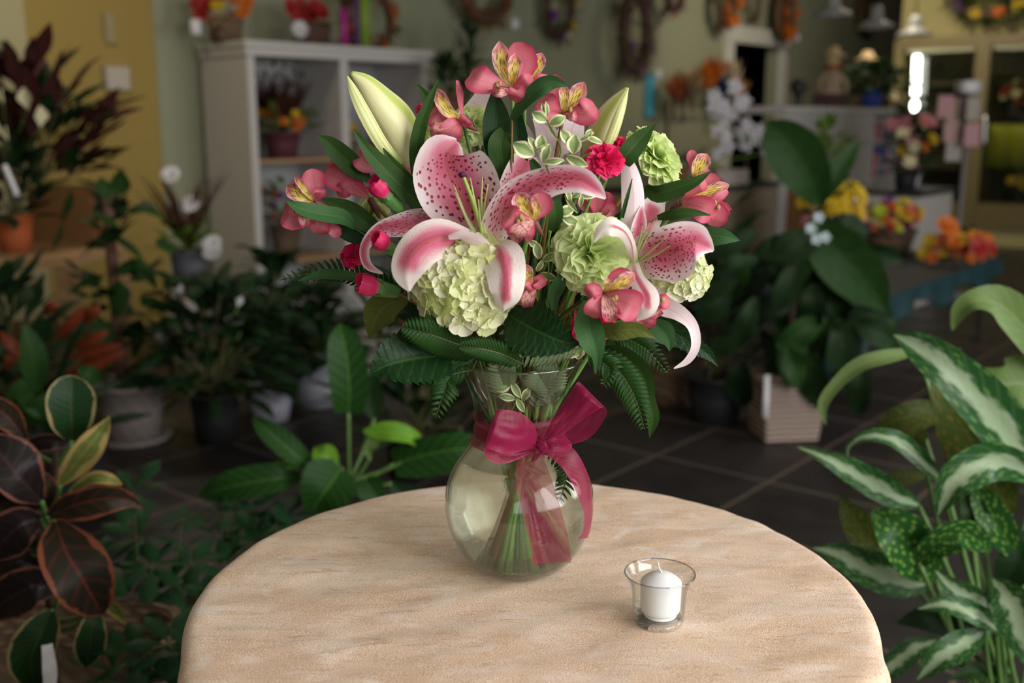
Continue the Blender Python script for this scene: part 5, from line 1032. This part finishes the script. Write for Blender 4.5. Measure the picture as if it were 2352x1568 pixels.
# philodendron
Yp=2.35; pc=P(800,1110,Yp); pb=V((pc.x,pc.y,0)); o=thing('philodendron','big leaved philodendron with one lime leaf left behind the vase','plant',tuple(pb)); pot(o,pb,.11,.14,.22,M_bpot)
for cps,mt in (([(800,948,-.02,60),(803,900,-.03,84),(797,830,-.03,90),(788,775,-.02,66),(782,742,0,4)],M_philo),([(905,1065,0,60),(960,1050,-.02,96,20),(1030,1035,-.03,96,20),(1090,1030,-.02,60),(1130,1035,0,4)],M_philo),([(975,1032,0,6),(950,1005,-.03,34,20),(905,992,-.04,48,20),(865,990,-.03,36),(835,990,-.02,6)],M_lime),
 ([(785,1075,-.03,60),(765,1100,-.06,130,10),(740,1135,-.08,112,10),(722,1165,-.07,56),(712,1186,-.06,4)],M_philo),([(722,1075,0,20),(680,1045,-.03,54,20),(635,1005,-.03,56,10),(600,975,-.02,34),(582,958,0,4)],M_philo),([(690,1095,0,16),(640,1098,-.04,66,10),(560,1110,-.05,76,15),(500,1125,-.04,56),(457,1140,-.02,6)],M_philo),
 ([(775,1065,0,10),(755,1050,-.02,50,10),(735,1040,-.02,44),(722,1028,0,4)],M_lime),([(835,1095,0,10),(850,1120,-.02,64,10),(880,1160,-.02,20)],M_philo),([(720,1075,0,6),(670,1070,-.02,20,30),(628,1062,0,3)],M_lime),([(850,1050,-.02,8),(845,1030,-.03,26,10),(862,1010,-.03,22),(838,1000,-.02,3)],M_difb),([(860,960,.1,20),(850,900,.1,60),(870,850,.1,5)],M_gd),([(900,1110,.0,20),(940,1140,0,60),(1000,1130,0,5)],M_gd)):
    tleaf(o,cps,mt,Yp,pet=(802,1105,0))
# dieffenbachia
Yd=1.72; dc=P(2320,1640,1.75); db=V((dc.x,dc.y,0)); o=thing('dieffenbachia','large dieffenbachia with white striped and speckled leaves at the right edge','plant',tuple(db)); pot(o,db,.14,.17,.08,M_bpot)
for cps,mt in (([(2420,1120,.0,60),(2340,1030,-.05,112,15),(2260,930,-.08,122,15),(2180,850,-.08,100,10),(2110,795,-.05,70),(2052,768,-.02,4)],M_dif),([(2110,806,.15,10),(2045,818,.12,34,20),(1975,840,.10,42,35),(1920,885,.08,30,20),(1890,930,.08,24),(1897,975,.08,3)],M_difb),
 ([(2170,1110,.0,14),(2110,1050,-.03,44,20),(2050,1008,-.04,46,30),(1990,1002,-.03,30,30),(1952,1025,-.01,18,20),(1948,1052,0,3)],M_dif),([(2110,1160,.02,20),(2040,1130,-.0,66,10),(1960,1085,-.02,62,15),(1890,1048,-.02,28),(1833,1026,-.0,5)],M_dif),
 ([(2430,1120,-.05,30),(2350,1075,-.10,70,-20),(2270,1060,-.14,92,-10),(2200,1100,-.15,84,0),(2168,1150,-.14,40),(2154,1186,-.12,3)],M_dif),([(2150,1330,0,30),(2110,1280,-.04,110,10),(2060,1220,-.05,110,10),(2005,1172,-.02,16)],M_difs),
 ([(2110,1290,-.04,30),(2150,1250,-.08,70,30),(2210,1225,-.10,76,20),(2260,1250,-.08,40),(2275,1268,-.07,4)],M_difs),([(2130,1340,.05,30),(2060,1330,.03,86,10),(1980,1300,.02,84,10),(1920,1270,.03,50),(1868,1258,.05,5)],M_dif),
 ([(2430,860,.1,30),(2370,770,.06,90,20),(2300,700,.04,84,20),(2240,690,.03,56,30),(2205,715,.04,40,20),(2188,758,.05,5)],M_difb),([(2430,900,.12,40),(2350,880,.1,120,10),(2290,880,.1,100),(2238,845,.1,6)],M_difb),([(2180,935,.2,14),(2120,950,.18,66,10),(2060,965,.18,60),(2012,985,.2,4)],M_difo),([(2110,960,.2,20),(2100,1000,.18,56),(2085,1040,.2,5)],M_difo),
 ([(2320,1180,.08,30),(2270,1080,.06,120,-10),(2210,980,.06,116,-10),(2150,880,.08,30)],M_difo),([(2130,1090,.15,8),(2080,1095,.14,38,10),(2016,1108,.15,3)],M_difo),([(2040,1270,.1,20),(1990,1230,.09,74),(1955,1180,.09,56),(1930,1140,.1,5)],M_difo),([(2310,1455,-.1,14),(2240,1410,-.14,52,20),(2170,1388,-.14,44,20),(2108,1398,-.12,3)],M_dif),
 ([(2300,1400,-.08,14),(2240,1375,-.12,60,-20),(2190,1350,-.12,50,-10),(2150,1310,-.1,4)],M_dif),([(2260,1450,-.1,14),(2220,1475,-.14,62,10),(2160,1510,-.15,60),(2105,1562,-.13,4)],M_dif),([(2150,1470,-.02,14),(2100,1490,-.05,50,10),(2050,1530,-.05,50),(2000,1580,-.04,4)],M_dif),
 ([(2280,1330,-.12,16),(2320,1380,-.16,90,10),(2350,1450,-.17,96,10),(2390,1560,-.15,6)],M_dif),([(2352,1300,0,16),(2300,1220,-.02,70),(2260,1150,0,60),(2230,1110,.02,4)],M_difs),([(2200,800,.12,10),(2215,850,.1,36,20),(2250,880,.12,5),(2270,900,.12,3)],M_dif),([(2360,1220,0,20),(2330,1300,-.02,80),(2290,1370,0,6)],M_gd),([(2220,1120,.03,20),(2240,1180,.0,60),(2250,1240,.02,5)],M_gl),
 ([(2300,1500,.0,20),(2220,1440,.02,70),(2130,1420,.03,60),(2060,1430,.04,4)],M_gd),([(2330,1560,-.05,14),(2250,1540,-.07,40,10),(2180,1560,-.07,5)],M_gl)):
    tleaf(o,cps,mt,Yd,pet=(2290+br.uniform(-50,60),1610,-.05))
# ---- right: planter, big leaved plant
c=F(1797,1000,0); o=thing('potted_tree','dark fiddle leaved plant in a square whitewashed wicker planter','plant',tuple(c))
m=MB(); m.box(c+V((0,0,.125)),(.265,.24,.25),R(8),taper=.82); m.build('planter',M_wwick,o,smooth=False,bevel=.008); m=MB(); p=P(1762,870,c.y-.16); m.box(p+V((0,0,-.07)),(.022,.004,.17),0); m.build('white_strap',M_paper,o)
m=MB(); m.tube([c+V((0,0,.24)),c+V((.02,0,.6)),c+V((.08,0,.95))],[.014,.012,.008],n=8); m.build('stem',M_twig,o)
def tl(cps,mt,Y0=None): tleaf(o,cps,mt,Y0 or c.y,nu=16,nv=6)
tl([(1885,475,0,20),(1865,420,-.05,90),(1830,360,-.06,124),(1790,310,-.05,90),(1762,278,-.02,6)],M_gl); tl([(1880,470,0,14),(1905,420,-.03,48,10),(1940,370,-.03,44),(1972,326,0,3)],M_gl)
tl([(1868,500,-.05,20),(1905,560,-.12,110),(1960,620,-.14,124),(2005,670,-.12,80),(2036,715,-.1,5)],M_gl); 
for i in range(58):
    a=br.uniform(0,6.28); x=1800+br.uniform(-150,190); y=br.uniform(500,860); w_=br.uniform(50,85); an=R(br.uniform(180,360)); L=br.uniform(90,140); d=br.uniform(-.2,.2)
    x1,y1=x+math.cos(an)*L,y-math.sin(an)*L
    tl([(x,y,d,14),((2*x+x1)/3,(2*y+y1)/3,d-.03,w_*.8,br.uniform(-40,40)),((x+2*x1)/3,(y+2*y1)/3,d-.03,w_,br.uniform(-40,40)),(x1,y1,d,5)],M_gd if i%4 else M_gl)
for (x,y) in ((1880,500),(1862,525),(1895,545),(1875,550)): m=MB(); bloom(m,P(x,y,c.y-.25),(0,-1,.3),.022,5,1,.8); m.build('blossom',plain('pale_blossom',(.33,.40,.42),.5),o)
c2=F(1640,965,0); o2,top=potted('leafy_plant','dark feathery plant left of the whitewashed planter',c2,(.1,.12,.2),M_bpot,.72,.26,130,.20,.03,M_gd,up=.9)
c2=F(1550,922,0); o2=thing('wicker_basket','round brown wicker basket on the floor right of the vase','basket',tuple(c2)); m=MB(); m.lathe([(0,0),(.115,0),(.135,.05),(.14,.12),(.13,.2),(.12,.2),(.128,.12),(0,.05)],c2,32); m.build('body',M_wick,o2)
bush(o2,c2+V((0,0,.1)),.35,.22,50,.16,.04,M_gd,name='plant')
m=MB(); m.tube([P(1492,832,4.4),P(1490,770,4.4)],.025,n=12); one('candlestick',m,plain('pale_post',(.30,.27,.27),.6),'short pale post standing left behind the wicker basket','post')
# yellow flowers behind the tree
def mound(name,label,c,rx,rz,mats,n,r,cat='flowers',potm=None,ph=.1,pr=.1):
    o=thing(name,label,cat,tuple(c)); c=V(c)
    if potm: m=MB(); m.lathe(potprof(pr*.75,pr,ph),c,28); m.build('basket',potm,o); c=c+V((0,0,ph*.8))
    bush(o,c,rz*.8,rx*.9,30,r*2.4,r*1.0,M_gl,stems=False)
    for i in range(n):
        a=i*2.39996; q_=math.sqrt((i+.5)/n); p=c+V((math.cos(a)*rx*q_,-abs(math.sin(a))*rx*.6*q_-.0,rz*(.15+.85*abs(math.sin(a*1.7+.4))*(1-.4*q_)))); m=MB(); bloom(m,p,V((math.cos(a)*q_,-1,.6)),r*br.uniform(.8,1.2),8,2); m.build('blossom',mats[i%len(mats)],o)
    return o
zc=1.02
# ---- orchid table, at the back right of the bouquet
def cab(name,label,px0,px1,py,Y0,dep,mat,topmat,cat,z=None):
    p=P(px0,py,Y0); zt=p.z; p1=None; u1=(px1-1176)/2454; t_=(p.x-u1*p.y)/(u1*.772-.636); L=t_
    o=thing(name,label,cat,(p.x,p.y,0)); q=V((p.x,p.y,0))
    m=MB(); m.rbox(q,(.02,L-.02),(.02,dep-.02),(0,zt-.03)); m.build('body',mat,o,smooth=False)
    m=MB(); m.rbox(q,(0,L),(0,dep),(zt-.03,zt)); m.build('top',topmat,o,smooth=False); return o,q,zt,L
oo,q0,zt,L=cab('display_counter','tan display counter with a black top carrying white orchids',1560,1800,440,6.4,.6,plain('tan_front',(.24,.19,.13),.6),M_bpot,'counter')
def on(q,x,y,z): return V(q)+RX*x+RY*y+V((0,0,z))
M_orch=plain('orchid_petals',(.56,.54,.58),.5,trans=.2,var=.1)
def orchid(label,base,h,pts,Y0,pm):
    o=thing('white_orchid',label,'orchid',tuple(base),'white orchids on the counter'); m=MB(); m.box(V(base)+V((0,0,.06)),(.15,.13,.12),RZ); m.build('pot',pm,o,smooth=False)
    bush(o,V(base)+V((0,0,.12)),.05,.1,10,.14,.05,M_gd,stems=False)
    m=MB(); pp=[V(base)+V((0,0,.12))]+[P(x,y,Y0) for x,y in pts[::-1][:3]]; m.tube(pp,.004,n=6,nu=12); m.build('flower_spike',M_stem,o)
    for (x,y) in pts: m=MB(); bloom(m,P(x,y,Y0)+rv(.03),V((0.1,-1,.1))+rv(.5),.058*br.uniform(.75,1.15),5,1,.62,.2); m.build('blossom',M_orch,o)
orchid('tall white orchid left on the black topped counter',on(q0,.35,.25,zt),.6,[(1650,210),(1680,205),(1635,235),(1665,235),(1700,240),(1670,270),(1690,265),(1650,255),(1720,235),(1655,300),(1672,320),(1665,345),(1660,360)],6.75,M_brown)
orchid('lower white orchid in a pale wooden box on the black topped counter',on(q0,.60,.3,zt),.4,[(1720,285),(1745,295),(1700,300),(1760,320),(1735,310),(1715,330),(1690,310),(1770,345)],6.9,plain('grey_wood_box',(.25,.20,.17),.7))
m=MB(); m.rbox(on(q0,.78,.15,zt),(-.22,.22),(-.1,.1),(0,.1)); one('tissue_box',m,plain('pale_card',(.40,.35,.31),.7),'long pale cardboard box on the black topped counter','box',smooth=False)
m=MB(); m.rbox(on(q0,.15,.3,zt),(-.12,.12),(-.1,.1),(0,.2)); one('cardboard_box',m,plain('brown_card',(.20,.13,.09),.7),'brown box behind the white orchids on the counter','box',smooth=False)
# dried bunches on the wall behind
rk=thing('drying_rack','dark rack holding dried flower bunches against the back wall','rack',tuple(WP(1620,260,.3)-V((0,0,0)))); m=MB(); a_,b_=WP(1535,235,.25),WP(1720,235,.25); m.tube([a_,b_],.012,n=8); m.build('rail',M_twig,rk)
for x in (a_,b_): m=MB(); m.tube([x,V((x.x,x.y,0.01))],.012,n=8); m.build('post',M_twig,rk)
for i,(x,y,mt,nm) in enumerate(((1550,200,M_bf,'rust red'),(1590,185,M_straw,'straw coloured'),(1625,175,M_of,'orange'),(1655,205,plain('navy_cloth',(.03,.04,.10),.7),'navy'),(1680,170,plain('tan_fur',(.50,.38,.27),.9),'pale tan'),(1700,205,plain('caramel',(.38,.20,.09),.8),'caramel brown'),(1570,215,M_twig,'dark twiggy'),(1640,160,M_bf,'tall rust'))):
    c=WP(x,y,.22); o=thing('dried_bunch',nm+' dried bunch standing in the drying rack','dried flowers',tuple(c-V((0,0,.25))),'dried bunches in the rack'); m=MB()
    for k in range(34): blade(m,c+rv(.05)-V((0,0,.1)),V((br.uniform(-.6,.6),br.uniform(-.5,.2),1)),br.uniform(.14,.26),.045,.2,nu=4,nv=2)
    m.build('dried_heads',mt,o); m=MB(); m.tube([c-V((0,0,.05)),c-V((0,0,.3))],.02,n=8); m.build('stems',M_twig,o)
# ---- white counter with the pigeonholes
M_cw=plain('white_counter',(.44,.42,.40),.5,var=.03)
p=P(1800,243,7.6); zt2=p.z; Lc=1.5
u1=(2008-1176)/2454; t_=(p.x-u1*p.y)/(u1*.772-.636); Lc=t_
o=thing('service_counter','tall white service counter with coloured goods in its open end','counter',(p.x,p.y,0)); q2=V((p.x,p.y,0)); SWd=.75
# counter runs along the back wall direction; its near end at the right holds shelves facing the shop window wall
m=MB(); m.rbox(q2,(0,Lc),(0,.03),(0,zt2-.05)); m.build('front_panel',M_cw,o,smooth=False)
m=MB(); m.rbox(q2,(-.03,Lc+SWd*.0+.62),(-.03,.6),(zt2-.05,zt2)); m.build('top',M_cw,o,smooth=False)
for x in (Lc,Lc+.55): m=MB(); m.rbox(q2,(x,x+.03),(0,.45),(0,zt2-.05)); m.build('side_panel',M_cw,o,smooth=False)
m=MB(); m.rbox(q2,(Lc,Lc+.55),(.4,.43),(0,zt2-.05)); m.build('back_panel',M_cw,o,smooth=False)
for z in (.45,.75,zt2-.48,zt2-.27): m=MB(); m.rbox(q2,(Lc+.03,Lc+.55),(.0,.4),(z-.02,z)); m.build('shelf',M_cw,o,smooth=False)
cols_=[(.30,.02,.10),(.05,.10,.30),(.45,.05,.20),(.55,.53,.50),(.06,.25,.15),(.5,.3,.05),(.25,.05,.30),(.5,.25,.3)]
k=0
for z in (.75,zt2-.48,zt2-.27):
    x=Lc+.05
    while x<Lc+.5:
        w_=br.uniform(.035,.08); h=br.uniform(.08,.17); m=MB(); m.rbox(q2,(x,x+w_),(.03,.3),(z+.001,z+h)); k+=1; c_=cols_[(k*5)%8]
        nm={0:'dark red',1:'navy',2:'magenta',3:'white',4:'green',5:'amber',6:'purple',7:'dusty pink'}[(k*5)%8]; lv={0.75:'lowest'}.get(z,'middle' if z<zt2-.4 else 'top')
        one('ribbon_box',m,plain('goods_'+nm,c_,.5),nm+' package on the '+lv+' open shelf at the end of the white counter','package','packages in the counter end shelves',smooth=False); x+=w_+.008
# on the counter
def OC(px,py,y=.25):
    r=ray(px,py); n=RY; p0=q2+RY*y; t=(p0-C0).dot(n)/r.dot(n); a=C0+r*t; a.z=zt2+.001; return a
for x,lb,cl_ in ((1907,'straw hatted burlap doll sitting left on the white counter',(.34,.25,.17)),(1985,'straw hatted doll with a red scarf on the white counter',(.42,.30,.18))):
    c=OC(x,240,.3); s_=1.35; o=thing('burlap_doll',lb,'doll',tuple(c)); m=MB(); m.lathe([(0,0),(.09,0),(.10,.05),(.08,.2),(.045,.32),(0,.33)],c,20); m.build('body',plain('burlap%d'%x,cl_,.9,var=.4),o)
    m=MB(); m.ball(c+V((0,0,.38)),(.06,.055,.065),10,14); m.build('head',M_straw,o); m=MB(); m.lathe([(0,.50),(.04,.49),(.06,.44),(.12,.42),(.12,.412),(.058,.425)],c,20); m.build('hat',M_straw,o)
    m=MB(); m.tube([c+V((0,0,.33)) + V((math.cos(a)*.055,math.sin(a)*.055,0)) for a in [i*.785 for i in range(9)]],.018,n=8); m.build('scarf',M_rf if x==1985 else M_bf,o)
    for s1 in (-1,1): m=MB(); m.tube([c+V((s1*.04,0,.29)),c+V((s1*.11,-.03,.2)),c+V((s1*.1,-.07,.12))],[.022,.02,.016],n=8); m.build('arm',plain('burlap%d'%x,cl_,.9),o)
c=OC(2000,240,.15); o,top=potted('ivy_plant','trailing dark ivy in a cobalt blue pot on the white counter',c,(.08,.10,.16),M_blue,.22,.46,190,.12,.07,M_gl,droop=1.3)
c=OC(1905,240,.1); m=MB(); m.box(c+V((0,0,.05)),(.26,.16,.1),RZ); one('book_stack',m,plain('dark_red_book',(.07,.03,.03),.6),'low dark box in front of the burlap doll on the counter','box',smooth=False)
c=OC(1832,240,.2); m=MB(); m.lathe([(0,0),(.05,0),(.05,.01),(.015,.03),(.04,.1),(.07,.14),(.05,.2),(0,.21)],c,20); one('figurine',m,M_bpot,'small black ornament at the left end of the white counter','ornament')
c=OC(2062,245,.1); mound('flower_pot','small straw coloured dried arrangement at the right end of the counter',c,.09,.1,[M_straw,M_cream],8,.03,potm=M_wick,ph=.05,pr=.05)
# pendant lamps
g=G('frosted_shade'); M_shade=g.fin((.42,.42,.40),.3,trans=.35)
for (x,y,Y0,lb) in ((1912,38,8.2,'first glass pendant lamp shade, nearest the doorway'),(2012,64,8.8,'second glass pendant lamp shade, in the middle of the three'),(2100,82,9.4,'third glass pendant lamp shade, nearest the cooler')):
    c=P(x,y,Y0); o=thing('pendant_lamp',lb,'lamp',tuple(c),'glass pendant lamps'); m=MB(); m.lathe([(.15,0),(.152,.006),(.13,.03),(.075,.05),(.055,.08),(.05,.14),(.03,.17),(.02,.17),(.045,.13),(.05,.08),(.07,.045),(.125,.025),(.145,0)],c,32); m.build('shade',M_shade,o)
    m=MB(); m.tube([c+V((0,0,.165)),V((c.x,c.y,H))],.006,n=6); m.build('cord',M_bpot,o); m=MB(); m.ball(c+V((0,0,.05)),(.028,.028,.04),8,12); m.build('bulb',M_white,o)
# ---- flower cooler in the right wall
ck=thing('flower_cooler','walk in flower cooler with brown framed glass doors on the right','cooler',tuple(RP(2200,560,.0)*V((1,1,0)) if False else (RP(2200,540).x,RP(2200,540).y,0)))
def cbx(name,px0,px1,z0,z1,o0,o1,mat):
    a=RP(px0,300); b=RP(px1,300); L=(V((b.x,b.y,0))-V((a.x,a.y,0))).length; m=MB(); a=V((a.x,a.y,0)); m.rbox(a,(-o1,-o0),(-L,0),(z0,z1)); return m.build(name,mat,ck,smooth=False)
M_cf=plain('cooler_frame',(.14,.11,.045),.5,var=.05); M_ci=plain('cooler_inside',(.05,.045,.025),.7)
zt3=RP(2100,98).z
cbx('top_rail',2090,2480,zt3-.10,zt3,.0,.62,M_cf); cbx('bottom_rail',2090,2480,.18,.42,.3,.62,M_cf); cbx('kick_plate',2090,2480,0,.18,.25,.58,M_olv)
cbx('post',2088,2108,.18,zt3,.3,.62,M_cf); cbx('post',2268,2300,.18,zt3,.3,.63,M_cf); cbx('post',2440,2480,.18,zt3,.3,.62,M_cf)
cbx('back_wall',2090,2480,.18,zt3,.02,.05,M_ci)
cbx('light_strip',2115,2262,zt3-.14,zt3-.10,.45,.6,plain('strip',(.55,.52,.42),.5)); cbx('light_strip',2305,2438,zt3-.14,zt3-.10,.45,.6,plain('strip',(.55,.52,.42),.5))
for z in (.75,1.2,1.6): cbx('shelf',2110,2440,z-.015,z,.06,.4,plain('wire_shelf',(.09,.085,.06),.5,metal=.3))
mgl=thin_glass('cooler_glass',(.82,.84,.76),1.45)
gd_=cbx('glass_door',2108,2268,.42,zt3-.1,.585,.6,mgl); cbx('glass_door',2300,2440,.42,zt3-.1,.585,.6,mgl)
m=MB(); hp=plane(2264,262,RW-RX*.67,RX); hq=plane(2260,340,RW-RX*.67,RX); m.tube([hp,hq],.016,n=10); m.build('door_handle',plain('steel',(.6,.6,.6),.25,metal=.9),gd_)
g=G('window_glint_glow'); em=g.n('Emission',{'Color':(1,.99,.90,1),'Strength':9}); g.t.links.new(em.outputs[0],g.out.inputs[0])  # added emission imitating a window reflection at the cooler edge, not a lamp
la,lb_=plane(2107,128,RW-RX*.70,RX),plane(2101,243,RW-RX*.70,RX); lf=thing('window_glint_tube','added glowing tube imitating reflected window light at the left edge of the flower cooler','light',tuple(lb_)); 
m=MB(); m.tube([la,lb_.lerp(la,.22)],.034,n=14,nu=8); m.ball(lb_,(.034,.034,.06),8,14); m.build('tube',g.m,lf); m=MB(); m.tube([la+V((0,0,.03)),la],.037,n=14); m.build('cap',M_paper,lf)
def inC(px,py,off): return plane(px,py,RW-RX*off,RX)
o=thing('bucket','bright yellow wrapped buckets standing inside the cooler','bucket',tuple(inC(2310,452,.3)))
m=MB(); pa,pb_=inC(2225,452,.3),inC(2400,452,.3)
for k in range(4): c=pa.lerp(pb_,k/3); m.lathe([(0,-.0),(.16,0),(.19,.3),(.21,.42),(.19,.42),(0,.36)],V((c.x,c.y,.77)),20,rip=lambda a,z:.05*math.sin(a*9))
m.build('yellow_wrap',plain('yellow_wrap',(.35,.36,.02),.5,var=.1),o)
c=inC(2330,330,.3); c.z=1.21; mound('flower_bucket','red and green flowers on the cooler shelf at the right edge',c,.22,.3,[M_rf,M_gl and M_cream],14,.05,potm=M_bpot,ph=.14,pr=.1)
c=inC(2350,470,.3); c.z=.43; mound('flower_bucket','yellow flowers low inside the cooler at the right edge',c,.2,.2,[M_yf],8,.05,potm=M_bpot,ph=.1,pr=.08)
# ---- card rack, white boxes, arrangements
p=P(2200,540,7.4); o=thing('card_rack','pastel greeting card rack in front of the flower cooler','card rack',(p.x,p.y,0)); m=MB(); zz=P(2195,200,7.4).z; m.tube([V((p.x,p.y,.0)),V((p.x,p.y,zz))],.02,n=10); m.lathe([(0,0),(.2,0),(.2,.02),(0,.03)],V((p.x,p.y,0)),20); m.build('pole',plain('grey_pole',(.16,.15,.14),.5),o)
m=MB(); m.box((p.x-.02,p.y,zz+.0),(.12,.12,.08),.3); m.build('topper',M_paper,o)
for i,(x,y,mt) in enumerate(((2172,245,plain('rose_card',(.42,.22,.24),.6)),(2192,255,plain('tan_card',(.38,.30,.22),.6)),(2215,250,plain('lilac_card',(.40,.22,.34),.6)),(2235,250,plain('grey_card',(.34,.30,.27),.6)),(2185,300,plain('pink_card',(.42,.26,.25),.6)),(2205,310,plain('tan_card',(.38,.30,.22),.6)),(2232,310,plain('rose_card',(.42,.22,.24),.6)),(2190,345,plain('grey_card',(.34,.30,.27),.6)))):
    m=MB(); q_=P(x,y,7.25+.1*(i%3)); m.box(q_,(.10,.006,.15),br.uniform(-.3,.3)); m.build('card',mt,o,smooth=False)
# low white table with arrangement behind the teal table
p=P(2130,440,6.9); zt4=p.z; o=thing('side_table','white side table behind the flower covered teal bench','table',(p.x+.25,p.y,0)); m=MB(); m.rbox(V((p.x,p.y,0)),(-.1,.62),(0,.5),(zt4-.03,zt4)); m.build('top',M_bpot,o,smooth=False); m=MB(); m.rbox(V((p.x,p.y,0)),(-.08,.60),(.02,.48),(0,zt4-.03)); m.build('body',M_cw,o,smooth=False)
c=on((p.x,p.y,0),.16,.2,zt4); arr('flower_arrangement','tall arrangement of peach and orange flowers beside the card rack',c+V((.0,0,.001)),(.06,.08,.14),M_bpot,.38,.19,70,.14,.05,M_gd,[(6,.05,M_pf),(4,.045,M_cream),(2,.045,M_yf),(2,.045,M_of)])
c=on((p.x,p.y,0),.42,.25,zt4); arr('flower_arrangement','small pink arrangement at the right end of the white side table',c+V((.0,0,.001)),(.05,.06,.1),M_wpot,.2,.12,30,.1,.04,M_gl,[(6,.04,M_pf)])
# ---- teal bench table
A=F(2006,690,.48); Lb=1.9; Wb=.80
o=thing('teal_bench_table','low table with a dark teal cloth and curly iron legs on the right','table',(A.x,A.y,0))
M_teal=plain('teal_cloth',(.006,.030,.036),.6,var=.3,scale=5); M_tealtop=plain('slate_cloth',(.022,.025,.027),.6,var=.2)
Ab=V((A.x,A.y,0)); Le=(F(2300,590,.48)-A).length
m=MB(); m.rbox(Ab,(0,Le),(0,Wb),(.45,.48)); m.build('tabletop',M_tealtop,o,smooth=False)
rows=[]
for k in range(8):
    z=.482-.012*k-.0; row=[]
    for j in range(61):
        s_=j/60; row.append(Ab+RX*(s_*Le)-RY*(.008+.02*k/8*(1+math.sin(s_*40)))+V((0,0,.483-(k/7)*(.11+.04*math.sin(s_*17)))))
    rows.append(row)
m=MB(); m.grid(rows); rows=[]
for k in range(8):
    rows.append([Ab+RY*(j/40*Wb)-RX*(.008+.03*k/8*(1+math.sin(j*.9)))+V((0,0,.483-(k/7)*(.36 if j<9 or j>33 else .36-.22*math.sin((j-9)/24*3.1416)))) for j in range(41)])
m.grid(rows); m.build('cloth_drop',M_teal,o,solid=.004)
for (x,y) in ((.05,.06),(Le-.06,.06),(.05,Wb-.06),(Le-.06,Wb-.06)):
    b=Ab+RX*x+RY*y
    for s1 in (-1,0,1):
        m=MB(); m.tube([b+RX*(.07*s1)+V((0,0,.45)),b+RX*(.10*s1)+V((0,0,.36)),b+RX*(.03*s1)+V((0,0,.2)),b+RX*(.012*s1)+V((0,0,.05)),b+RX*(.05*s1)+V((0,0,.007))],.007,n=7); m.build('leg',M_iron,o)
def OB(px,py): a=F(px,py,.485); return a
c=OB(2040,578); mound('flower_basket','round basket of yellow, orange and purple chrysanthemums on the teal table',c,.17,.21,[M_yf,M_vf,M_yf,M_of,M_rf,plain('chartreuse_petals',(.35,.42,.03),.5)],46,.038,'flower basket',M_wick,.13,.15)
c=OB(2195,600); mound('flower_arrangement','autumn arrangement with a large orange daisy at the right of the teal table',c,.20,.17,[M_yf,M_of,M_bf,M_of,M_rf],34,.042,'flower arrangement')
o=[x for x in bpy.data.objects if x.get('label','').startswith('autumn')][0]; blooms(o,[P(2175,520,c.y-.2)],.075,M_of,n=16,layers=3,wid=.3); blooms(o,[P(2250,570,c.y-.22)],.06,M_rf,n=14,layers=2,wid=.3)
c=Ab+RX*(Le*.52)+RY*.62; c.z=.485; o,top=arr('flower_arrangement','pink and white roses in a dark vase at the back of the teal table',c,(.05,.06,.2),M_bpot,.25,.2,50,.12,.05,M_gd,[(8,.055,M_pf),(6,.05,M_white),(4,.05,plain('berry_petals',(.30,.02,.06),.5))])
c=Ab+RX*.46+RY*.40; mound('chrysanthemum','bright yellow chrysanthemums in a tall dark vase behind the fiddle leaved plant',(c.x,c.y,.485),.15,.17,[M_yf],20,.05,potm=M_bpot,ph=.36,pr=.07)
c=P(1890,350,6.6); m=MB(); m.box((c.x,c.y,(c.z-.2)/2),(.3,.3,c.z-.2),RZ); one('pedestal',m,M_brown,'brown pedestal under the yellow green plant by the counter','pedestal',smooth=False); potted('leafy_plant','yellow green leafy plant in front of the white counter',(c.x,c.y,c.z-.198),(.07,.09,.12),M_bpot,.25,.22,50,.15,.05,M_gy,up=1.6)
